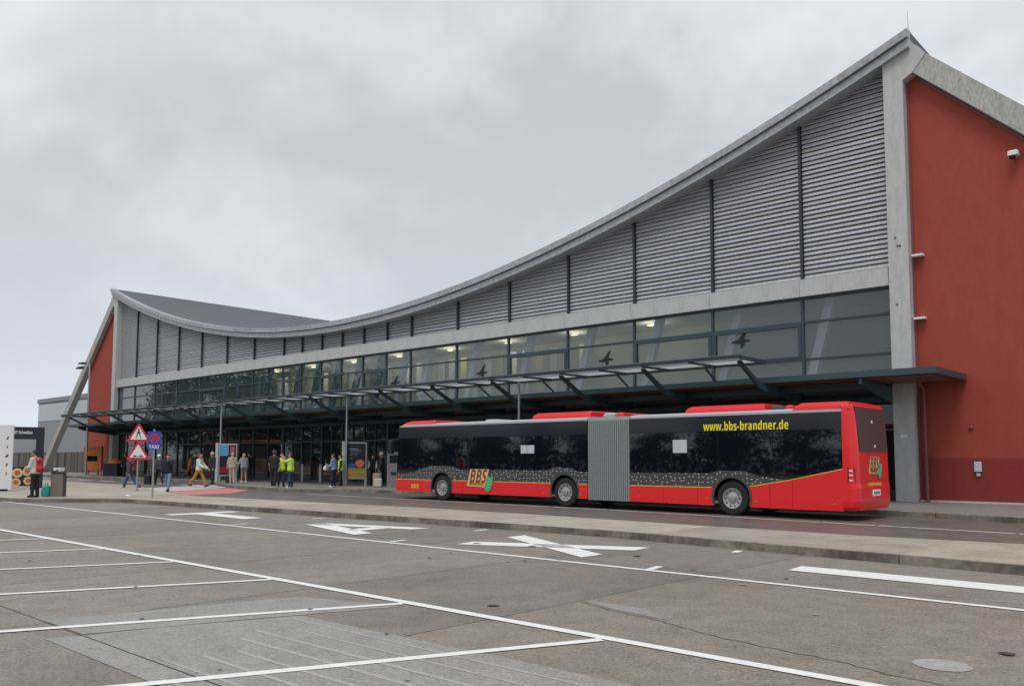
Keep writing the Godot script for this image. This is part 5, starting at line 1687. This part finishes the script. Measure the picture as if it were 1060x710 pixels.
# ---------------------------------------------------------------- people
# bones: [from, radius, to, radius]; the distances to the tapered capsules are joined with a smooth minimum and meshed as surface nets
func skin_mesh(bones: Array, cell: float, k: float, mb: MB):
	var lo := Vector3(1e9, 1e9, 1e9)
	var hi := -lo
	for b in bones:
		for e in [[b[0], b[1]], [b[2], b[3]]]:
			lo = lo.min(e[0] - Vector3.ONE * (e[1] + cell * 2.5))
			hi = hi.max(e[0] + Vector3.ONE * (e[1] + cell * 2.5))
	var nx := int((hi.x - lo.x) / cell) + 2
	var ny := int((hi.y - lo.y) / cell) + 2
	var nz := int((hi.z - lo.z) / cell) + 2
	var f := PackedFloat32Array()
	f.resize(nx * ny * nz)
	f.fill(1.0)
	var sy := nx
	var sz := nx * ny
	for b in bones:
		var a: Vector3 = b[0]
		var c: Vector3 = b[2]
		var ra: float = b[1]
		var rb: float = b[3]
		var m := maxf(ra, rb) + cell * 2.2 + k
		var p0 := ((a.min(c) - Vector3.ONE * m - lo) / cell).floor()
		var p1 := ((a.max(c) + Vector3.ONE * m - lo) / cell).ceil()
		var ac := c - a
		var inv := 1.0 / maxf(ac.length_squared(), 1e-9)
		for iz in range(maxi(int(p0.z), 0), mini(int(p1.z), nz - 1) + 1):
			for iy in range(maxi(int(p0.y), 0), mini(int(p1.y), ny - 1) + 1):
				var row := iz * sz + iy * sy
				for ix in range(maxi(int(p0.x), 0), mini(int(p1.x), nx - 1) + 1):
					var p := lo + Vector3(ix, iy, iz) * cell
					var t := clampf((p - a).dot(ac) * inv, 0.0, 1.0)
					var d := p.distance_to(a + ac * t) - lerpf(ra, rb, t)
					var o := f[row + ix]
					var h := k - absf(o - d)
					f[row + ix] = minf(o, d) - (h * h / (4.0 * k) if h > 0.0 else 0.0)
	var ids := {}
	var pos := PackedVector3Array()
	var nor := PackedVector3Array()
	var ofs := [0, 1, sy, sy + 1, sz, sz + 1, sz + sy, sz + sy + 1]
	var edges := [[0, 1], [2, 3], [4, 5], [6, 7], [0, 2], [1, 3], [4, 6], [5, 7], [0, 4], [1, 5], [2, 6], [3, 7]]
	for iz in nz - 1:
		for iy in ny - 1:
			var row := iz * sz + iy * sy
			for ix in nx - 1:
				var i := row + ix
				var v0 := f[i]
				if v0 > cell * 2.0 or v0 < -cell * 2.0: continue
				var inside := 0
				for o in ofs:
					if f[i + o] < 0.0: inside += 1
				if inside == 0 or inside == 8: continue
				var s := Vector3.ZERO
				var n := 0
				for e in edges:
					var va := f[i + ofs[e[0]]]
					var vb := f[i + ofs[e[1]]]
					if (va < 0.0) == (vb < 0.0): continue
					var t := va / (va - vb)
					var ca := Vector3(e[0] & 1, (e[0] >> 1) & 1, e[0] >> 2)
					var cb := Vector3(e[1] & 1, (e[1] >> 1) & 1, e[1] >> 2)
					s += ca.lerp(cb, t)
					n += 1
				ids[i] = pos.size()
				pos.append(lo + (Vector3(ix, iy, iz) + s / n) * cell)
				var g := Vector3(f[i + 1] + f[i + 1 + sy] + f[i + 1 + sz] + f[i + 1 + sy + sz] - f[i] - f[i + sy] - f[i + sz] - f[i + sy + sz], f[i + sy] + f[i + sy + 1] + f[i + sy + sz] + f[i + sy + sz + 1] - f[i] - f[i + 1] - f[i + sz] - f[i + sz + 1], f[i + sz] + f[i + sz + 1] + f[i + sz + sy] + f[i + sz + sy + 1] - f[i] - f[i + 1] - f[i + sy] - f[i + sy + 1])
				nor.append(g.normalized())
	for i in ids:
		for ax in [[1, sy, sz], [sy, sz, 1], [sz, 1, sy]]:
			var a := f[i]
			var b := f[i + ax[0]]
			if (a < 0.0) == (b < 0.0): continue
			var q := [i, i - ax[1], i - ax[1] - ax[2], i - ax[2]]
			var ok := true
			for j in q: ok = ok and ids.has(j)
			if not ok: continue
			var v := q.map(func(j): return ids[j])
			mb.trin(pos[v[0]], pos[v[1]], pos[v[2]], nor[v[0]], nor[v[1]], nor[v[2]])
			mb.trin(pos[v[0]], pos[v[2]], pos[v[3]], nor[v[0]], nor[v[2]], nor[v[3]])

var head_arr := []
var hand_arr := []
var hair_mesh := {}

func arrays_of(bones: Array, cell: float, k: float) -> Array:
	var mb := MB.new()
	skin_mesh(bones, cell, k, mb)
	return mb.done().surface_get_arrays(0)

func append_arrays(arr: Array, xf: Transform3D, mb: MB):
	var p: PackedVector3Array = arr[Mesh.ARRAY_VERTEX]
	var n: PackedVector3Array = arr[Mesh.ARRAY_NORMAL]
	for i in range(0, p.size(), 3):
		mb.trin(xf * p[i], xf * p[i + 1], xf * p[i + 2], (xf.basis * n[i]).normalized(), (xf.basis * n[i + 1]).normalized(), (xf.basis * n[i + 2]).normalized())

func people_stock():
	# head about its centre, facing +z, with brow, nose, chin and ears
	head_arr = arrays_of([[Vector3(0, 0.03, -0.025), 0.088, Vector3(0, 0.035, 0.012), 0.08], [Vector3(0, -0.01, 0.03), 0.062, Vector3(0, -0.075, 0.04), 0.042], [Vector3(-0.035, 0.012, 0.07), 0.018, Vector3(0.035, 0.012, 0.07), 0.018], [Vector3(0, 0.0, 0.088), 0.009, Vector3(0, -0.03, 0.105), 0.013], [Vector3(-0.022, -0.06, 0.074), 0.01, Vector3(0.022, -0.06, 0.074), 0.01], [Vector3(-0.082, 0.01, -0.005), 0.014, Vector3(-0.08, -0.025, -0.002), 0.01], [Vector3(0.082, 0.01, -0.005), 0.014, Vector3(0.08, -0.025, -0.002), 0.01], [Vector3(0, -0.06, -0.02), 0.05, Vector3(0, -0.14, -0.03), 0.052]], 0.014, 0.02)
	# right hand hanging from the wrist along -y, palm to -x... thumb towards +z
	var hb := [[Vector3.ZERO, 0.026, Vector3(0, -0.03, 0), 0.026]]
	for q in [[0.03, 0.072, 0.0], [0.01, 0.08, 0.0], [-0.01, 0.075, 0.0], [-0.03, 0.06, 0.0]]:
		var kn := Vector3(0, -0.092 + absf(q[0] - 0.01) * 0.25, q[0])
		hb.append([Vector3(0, -0.015, q[0] * 0.5), 0.018, kn, 0.014])
		var j1 := kn + Vector3(-0.012, -q[1] * 0.5, 0)
		hb.append([kn, 0.0095, j1, 0.009])
		hb.append([j1, 0.009, j1 + Vector3(-0.022, -q[1] * 0.42, 0), 0.0075])
	hb.append([Vector3(0, -0.025, 0.022), 0.016, Vector3(-0.012, -0.06, 0.052), 0.012])
	hb.append([Vector3(-0.012, -0.06, 0.052), 0.011, Vector3(-0.024, -0.095, 0.056), 0.008])
	hand_arr = arrays_of(hb, 0.007, 0.006)
	var mb := MB.new()
	skin_mesh([[Vector3(0, 0.05, -0.03), 0.094, Vector3(0, 0.062, -0.005), 0.082], [Vector3(0, 0.0, -0.06), 0.062, Vector3(0, -0.04, -0.06), 0.05]], 0.014, 0.02, mb)
	hair_mesh.short = mb.done()
	mb = MB.new()
	skin_mesh([[Vector3(0, 0.05, -0.03), 0.098, Vector3(0, 0.064, -0.005), 0.085], [Vector3(0, 0.02, -0.06), 0.085, Vector3(0, -0.2, -0.09), 0.06], [Vector3(-0.07, 0.0, -0.02), 0.035, Vector3(-0.08, -0.17, -0.03), 0.03], [Vector3(0.07, 0.0, -0.02), 0.035, Vector3(0.08, -0.17, -0.03), 0.03]], 0.016, 0.02, mb)
	hair_mesh.long = mb.done()
	mb = MB.new()
	skin_mesh([[Vector3(0, 0.055, -0.03), 0.1, Vector3(0, 0.066, 0.0), 0.09], [Vector3(-0.03, 0.055, 0.08), 0.025, Vector3(0.03, 0.055, 0.08), 0.025], [Vector3(-0.03, 0.045, 0.14), 0.018, Vector3(0.03, 0.045, 0.14), 0.018]], 0.014, 0.012, mb)
	hair_mesh.cap = mb.done()
	hair_mesh.eye = SphereMesh.new()
	hair_mesh.eye.radius = 0.011
	hair_mesh.eye.height = 0.022
	hair_mesh.eye.radial_segments = 8
	hair_mesh.eye.rings = 4

func grow(bones: Array, by: float) -> Array:
	return bones.map(func(b): return [b[0], b[1] + by, b[2], b[3] + by])

# pose: hip, knee, shoulder, elbow, spread as [left, right] in degrees
func person(label: String, x: float, y: float, d: float, height: float, face: float, pose: Dictionary, wear: Dictionary) -> Node3D:
	var P := thing("person", label, "person", V(x, y, d))
	P.rotation.y = deg_to_rad(face)
	var s := height / 1.75
	var hip: Array = pose.get("hip", [2, -2])
	var knee: Array = pose.get("knee", [3, 3])
	var sh: Array = pose.get("sh", [4, 2])
	var el: Array = pose.get("el", [12, 12])
	var spread: Array = pose.get("spread", [8, 8])
	var lean: float = deg_to_rad(pose.get("lean", 2.0))
	var lift := 0.0
	var legs := []
	var low := 1e9
	for i in 2:
		var e := 1.0 if i == 0 else -1.0
		var a: float = deg_to_rad(hip[i])
		var k: float = deg_to_rad(hip[i] - knee[i])
		var h := Vector3(0.088 * e, 0.92, 0)
		var kn := h + Vector3(0.012 * e, -cos(a), sin(a)) * 0.43
		var an := kn + Vector3(0, -cos(k), sin(k)) * 0.41
		var tilt := k * 0.55
		var toe := an + Vector3(0.02 * e, -0.045 * cos(tilt) + 0.15 * sin(tilt), 0.15 * cos(tilt) + 0.03 * sin(tilt))
		var heel := an + Vector3(0, -0.045, -0.035)
		legs.append([h, kn, an, toe, heel])
		low = minf(low, minf(toe.y, heel.y) - 0.036)
	lift = -low
	if pose.has("sit"): lift = 0.0
	var up := Vector3(0, lift, 0)
	var lb := Basis(Vector3.RIGHT, lean)
	var pel := Vector3(0, 0.95, 0) + up
	var on := func(v: Vector3) -> Vector3: return pel + lb * (v - Vector3(0, 0.95, 0))
	var torso := []
	for e in [-1.0, 1.0]: torso.append([on.call(Vector3(0.06 * e, 1.0, 0)), 0.1, on.call(Vector3(0.075 * e, 1.32, 0.0)), 0.108])
	torso.append([on.call(Vector3(-0.14, 1.42, -0.01)), 0.062, on.call(Vector3(0.14, 1.42, -0.01)), 0.062])
	var hips := [[pel + Vector3(-0.07, -0.02, -0.005), 0.11, pel + Vector3(0.07, -0.02, -0.005), 0.11]]
	var neck := [[on.call(Vector3(0, 1.42, -0.01)), 0.06, on.call(Vector3(0, 1.54, 0.0)), 0.05]]
	var thighs := []
	var calves := []
	var feet := []
	for l in legs:
		thighs.append([l[0] + up, 0.088, l[1] + up, 0.056])
		calves.append([l[1] + up, 0.055, l[1].lerp(l[2], 0.35) + up, 0.056])
		calves.append([l[1].lerp(l[2], 0.35) + up, 0.056, l[2] + up, 0.037])
		feet.append([l[4] + up, 0.034, l[3] + up, 0.03])
		feet.append([l[2] + up, 0.036, l[2].lerp(l[3], 0.5) + up, 0.036])
	var upper := []
	var fore := []
	var wrists := []
	for i in 2:
		var e := 1.0 if i == 0 else -1.0
		var a: float = deg_to_rad(sh[i])
		var k: float = deg_to_rad(sh[i] + el[i])
		var w: float = deg_to_rad(spread[i])
		var s0: Vector3 = on.call(Vector3(0.178 * e, 1.41, -0.01))
		var dir := Vector3(sin(w) * e, -cos(w) * cos(a), sin(a)).normalized()
		var elb := s0 + dir * 0.29
		var inw: float = deg_to_rad(pose.get("inward", [0, 0])[i])
		var d2 := Vector3(sin(w * 0.4 - inw) * e, -cos(k), sin(k)).normalized()
		var wr := elb + d2 * 0.25
		upper.append([s0, 0.052, elb, 0.04])
		fore.append([elb, 0.04, wr, 0.027])
		wrists.append([wr, d2, e])
	var mb := MB.new()
	skin_mesh(torso + hips + neck + thighs + calves + feet + upper + fore, 0.03, 0.035, mb)
	var turn := Basis(Vector3.UP, deg_to_rad(pose.get("look", 0.0))) * Basis(Vector3.RIGHT, deg_to_rad(pose.get("nod", 4.0)))
	var hp: Vector3 = on.call(Vector3(0, 1.635, 0.015))
	append_arrays(head_arr, Transform3D(turn, hp), mb)
	for w in wrists:
		var yb: Vector3 = -w[1]
		var zb := Vector3(0, 0, 1)
		if absf(yb.dot(zb)) > 0.9: zb = Vector3(0, 1, 0)
		var xb := yb.cross(zb).normalized()
		zb = xb.cross(yb).normalized()
		var b := Basis(xb * (1.0 if w[2] < 0 else -1.0) * -1.0, yb, zb)
		append_arrays(hand_arr, Transform3D(b, w[0]), mb)
	var skin: Material = wear.get("skin", M.skin)
	var body := part("body", mb, skin, P)
	body.scale = Vector3.ONE * s
	var put := func(called: String, bones: Array, m: Material, k := 0.04):
		var q := MB.new()
		skin_mesh(bones, 0.03, k, q)
		part(called, q, m, P).scale = Vector3.ONE * s
	# clothes
	var hem := [[pel + Vector3(-0.075, 0.0, 0), 0.112, pel + Vector3(0.075, 0.0, 0), 0.112]]
	var bulk: float = wear.get("bulk", 0.018)
	var sleeves := upper + fore.map(func(b): return [b[0], b[1], b[0].lerp(b[2], 0.96), b[3] + 0.004]) if wear.get("long", true) else upper.map(func(b): return [b[0], b[1] + 0.008, b[0].lerp(b[2], 0.62), b[3] + 0.014])
	put.call(wear.get("top_name", "jacket"), grow(torso + hem + sleeves, bulk), wear.top)
	if wear.has("vest"): put.call("hi_vis_vest", grow(torso + hem, bulk + 0.018), wear.vest)
	if wear.has("shorts"): put.call("shorts", grow(hips + thighs.map(func(b): return [b[0], b[1], b[0].lerp(b[2], 0.45), b[3] + 0.025]), 0.014), wear.bottom)
	else: put.call("trousers", grow(hips + thighs + calves.map(func(b): return [b[0], b[1], b[2], b[3] + 0.012]), 0.014), wear.bottom)
	put.call("shoes", grow(feet, 0.012), wear.get("shoes", M.black), 0.02)
	if wear.get("hair", "short") != "none":
		var h := part("cap" if wear.get("hair", "short") == "cap" else "hair", hair_mesh[wear.get("hair", "short")], wear.get("hair_color", M.hair_dark), P)
		h.transform = Transform3D(turn.scaled(Vector3.ONE * s), hp * s)
	if wear.has("hood"):
		put.call("hood", [[on.call(Vector3(-0.06, 1.5, -0.07)), 0.06, on.call(Vector3(0.06, 1.5, -0.07)), 0.06], [on.call(Vector3(0, 1.42, -0.1)), 0.07, on.call(Vector3(0, 1.5, -0.09)), 0.06]], wear.top)
	for e in [-1, 1]:
		var eye := part("eye", hair_mesh.eye, M.black, P)
		eye.transform = Transform3D(Basis().scaled(Vector3.ONE * s), (hp + turn * Vector3(0.032 * e, 0.0, 0.083)) * s)
	P.set_meta("back", P.transform * (on.call(Vector3(0, 1.22, -0.15)) * s))
	return P

func backpack(label: String, P: Node3D, m: Material, k := 1.0):
	var at: Vector3 = P.get_meta("back")
	P.remove_meta("back")
	var t := thing("backpack", label, "backpack", at)
	t.rotation.y = P.rotation.y
	var mb := MB.new()
	skin_mesh([[Vector3(-0.08, -0.18, -0.05) * k, 0.09 * k, Vector3(0.08, -0.18, -0.05) * k, 0.09 * k], [Vector3(-0.07, 0.14, -0.03) * k, 0.075 * k, Vector3(0.07, 0.14, -0.03) * k, 0.075 * k], [Vector3(0, -0.18, -0.05) * k, 0.11 * k, Vector3(0, 0.14, -0.03) * k, 0.09 * k], [Vector3(-0.05, -0.15, -0.13) * k, 0.05 * k, Vector3(0.05, -0.15, -0.13) * k, 0.05 * k]], 0.022, 0.05, mb)
	part("sack", mb, m, t)
	for e in [-1, 1]:
		mb = MB.new()
		mb.tube([Vector3(0.1 * e, 0.2, 0.02), Vector3(0.11 * e, 0.27, 0.14), Vector3(0.12 * e, 0.1, 0.285), Vector3(0.13 * e, -0.1, 0.24), Vector3(0.12 * e, -0.2, 0.03)], [0.02, 0.02, 0.02, 0.018, 0.015], 6)
		part("strap", mb, m, t)

func build_people():
	M.hair_dark = flat(0.02, 0.015, 0.012, 0.7)
	M.hair_brown = flat(0.1, 0.05, 0.03, 0.7)
	M.hair_blond = flat(0.35, 0.25, 0.13, 0.6)
	M.hair_white = flat(0.5, 0.5, 0.5, 0.7)
	M.jeans = flat(0.05, 0.09, 0.18, 0.85)
	M.jeans_light = flat(0.16, 0.24, 0.38, 0.85)
	M.cloth_black = flat(0.016, 0.016, 0.02, 0.9)
	M.cloth_grey = flat(0.05, 0.055, 0.065, 0.9)
	M.cloth_white = flat(0.6, 0.6, 0.58, 0.9)
	M.hivis = flat(0.5, 0.75, 0.06, 0.7)
	people_stock()
	var W := func(top, bottom, more := {}):
		var d := {"top": top, "bottom": bottom}
		d.merge(more)
		return d
	var stand := {"hip": [3, -4], "knee": [3, 4], "sh": [4, 0], "el": [14, 10]}
	var walk := {"hip": [26, -20], "knee": [10, 30], "sh": [-20, 22], "el": [16, 22], "lean": 5.0}
	var p := person("man in cream jacket and black trousers waiting at the kerb", -33.25, 0.14, 10.78, 1.68, -55, {"hip": [2, -3], "knee": [2, 3], "sh": [12, 10], "el": [70, 66], "inward": [30, 30], "nod": 10.0}, W.call(flat(0.55, 0.5, 0.44, 0.9), M.cloth_black, {"hair_color": M.hair_dark, "bulk": 0.026}))
	backpack("bright red backpack worn by the man in the cream jacket", p, flat(0.45, 0.012, 0.02, 0.8), 0.95)
	p = person("person in dark grey jacket and jeans striding past the warning signs", -41.2, 0.01, 17.6, 1.72, -60, walk, W.call(M.cloth_grey, M.jeans, {"bulk": 0.028}))
	backpack("maroon backpack on the person striding past the warning signs", p, flat(0.12, 0.02, 0.03, 0.8))
	person("person all in black standing beside the dark tub", -64.2, 0.14, 27.0, 1.78, -70, stand, W.call(M.cloth_black, M.cloth_black))
	person("traveller in white cap and dark grey jacket walking away", -48.6, 0.01, 22.4, 1.8, -100, walk, W.call(M.cloth_grey, M.cloth_black, {"hair": "cap", "hair_color": M.white}))
	person("person in navy top and light blue jeans with hand raised to face", -38.3, 0.01, 18.1, 1.72, 40, {"hip": [14, -12], "knee": [4, 12], "sh": [50, 10], "el": [105, 14], "inward": [25, 0]}, W.call(flat(0.012, 0.014, 0.025, 0.9), M.jeans_light, {"bulk": 0.03}))
	person("person in orange jacket and trousers walking beside the terminal glass", -59.4, 0.14, 29.7, 1.75, 170, walk, W.call(M.orange, M.orange, {}))
	person("person in dark green coat standing behind the white-haired man", -54.2, 0.14, 27.5, 1.75, 60, stand, W.call(flat(0.02, 0.03, 0.028, 0.9), M.cloth_black, {"bulk": 0.028}))
	p = person("man in white shirt and mustard trousers walking with arm out", -42.2, 0.06, 21.6, 1.8, 125, {"hip": [28, -26], "knee": [12, 14], "sh": [30, 34], "el": [20, 24], "lean": 4.0}, W.call(M.cloth_white, flat(0.42, 0.2, 0.02, 0.9), {"top_name": "shirt", "hair_color": M.hair_brown}))
	backpack("navy backpack on the man in mustard trousers", p, flat(0.012, 0.018, 0.04, 0.8))
	person("white-haired man in black suit facing the man in mustard trousers", -42.95, 0.14, 22.75, 1.74, 10, stand, W.call(M.cloth_black, M.cloth_black, {"hair_color": M.hair_white}))
	person("person in beige hooded tracksuit seen from behind", -43.6, 0.14, 24.3, 1.7, -125, {"hip": [4, -5], "knee": [3, 3], "sh": [3, 3], "el": [20, 20], "spread": [14, 14]}, W.call(flat(0.42, 0.34, 0.26, 0.95), flat(0.42, 0.34, 0.26, 0.95), {"hood": true, "shoes": M.cloth_white, "bulk": 0.032, "hair_color": flat(0.42, 0.34, 0.26, 0.95)}))
	person("blonde woman in pale grey top and denim shorts", -44.8, 0.14, 25.7, 1.68, -100, {"hip": [6, -6], "knee": [2, 5], "sh": [20, 4], "el": [30, 10], "spread": [16, 10]}, W.call(flat(0.3, 0.31, 0.31, 0.9), flat(0.13, 0.17, 0.22, 0.9), {"shorts": true, "hair": "long", "hair_color": M.hair_blond, "shoes": M.cloth_white, "top_name": "top", "bulk": 0.022}))
	p = person("person in dark jacket and dark jeans beside the blonde woman", -48.8, 0.14, 28.4, 1.76, -60, stand, W.call(M.cloth_black, flat(0.03, 0.04, 0.06, 0.9)))
	backpack("black backpack on the person beside the blonde woman", p, M.cloth_black)
	person("man in black t-shirt and black trousers with white trainers", -35.75, 0.14, 22.1, 1.8, -140, {"hip": [9, -9], "knee": [3, 5], "sh": [6, 4], "el": [18, 16], "spread": [12, 12]}, W.call(M.cloth_black, M.cloth_black, {"long": false, "top_name": "t_shirt", "hair_color": M.hair_brown, "shoes": M.cloth_white}))
	person("worker in yellow vest over black clothes, half hidden behind man in black t-shirt", -37.0, 0.14, 23.3, 1.68, 70, {"hip": [10, -12], "knee": [2, 8], "sh": [20, 10], "el": [40, 20]}, W.call(M.cloth_black, M.cloth_black, {"vest": M.hivis}))
	person("worker in yellow hi-vis vest and blue jeans with hand at head", -34.85, 0.14, 22.45, 1.64, -60, {"hip": [3, -2], "knee": [2, 2], "sh": [70, 60], "el": [95, 90], "inward": [20, 25]}, W.call(M.hivis, flat(0.03, 0.05, 0.12, 0.9), {"long": false, "vest": M.hivis, "hair_color": M.hair_brown, "shoes": M.cloth_white}))
	person("person in pale blue shirt and navy trousers carrying a white bag", -34.26, 0.14, 24.5, 1.64, -60, {"hip": [3, -3], "knee": [2, 3], "sh": [14, 14], "el": [70, 64], "inward": [10, 10]}, W.call(flat(0.2, 0.26, 0.4, 0.9), flat(0.012, 0.016, 0.035, 0.9), {"top_name": "shirt", "shoes": M.cloth_white, "hair_color": M.hair_dark}))
	person("worker in yellow vest partly hidden by the advertising box", -35.9, 0.14, 26.1, 1.6, -30, stand, W.call(M.cloth_black, M.cloth_black, {"vest": M.hivis}))
	person("traveller in black top with pale sleeves behind the beige suitcase", -35.15, 0.14, 27.6, 1.6, 50, {"hip": [4, -2], "knee": [2, 2], "sh": [18, 22], "el": [40, 46]}, W.call(M.cloth_white, M.cloth_black, {"vest": M.cloth_black}))
	person("traveller in dark coat and white trainers beside ticket machine", -33.9, 0.14, 27.2, 1.72, -40, stand, W.call(flat(0.025, 0.022, 0.022, 0.9), M.cloth_black, {"hair": "cap", "hair_color": M.hair_white, "shoes": M.cloth_white, "bulk": 0.03}))
	person("seated passenger in pale blue shirt behind a bus window", -10.25, 0.58, 21.8, 1.7, 90, {"sit": true, "hip": [86, 84], "knee": [86, 84], "sh": [20, 16], "el": [60, 60], "lean": -4.0}, W.call(flat(0.3, 0.38, 0.5, 0.9), M.cloth_grey, {"top_name": "shirt"}))
	# a white bag in the arms of the person in pale blue
	var wb := thing("white_bag", "white bag held by the person in the pale blue shirt", "bag", V(-34.5, 1.1, 24.28))
	wb.rotation.y = deg_to_rad(-60)
	var mb := MB.new()
	skin_mesh([[Vector3(-0.14, -0.05, 0.06), 0.09, Vector3(0.14, -0.05, 0.06), 0.09], [Vector3(-0.1, 0.05, 0.06), 0.06, Vector3(0.1, 0.05, 0.06), 0.06]], 0.025, 0.05, mb)
	part("sack", mb, M.cloth_white, wb)
	mb = MB.new()
	mb.tube([Vector3(-0.1, 0.08, 0.06), Vector3(-0.05, 0.2, 0.02), Vector3(0.05, 0.2, 0.02), Vector3(0.1, 0.08, 0.06)], [0.012, 0.012, 0.012, 0.012], 6)
	part("strap", mb, M.cloth_white, wb)
	for n in get_children():
		if n.has_meta("back"): n.remove_meta("back")
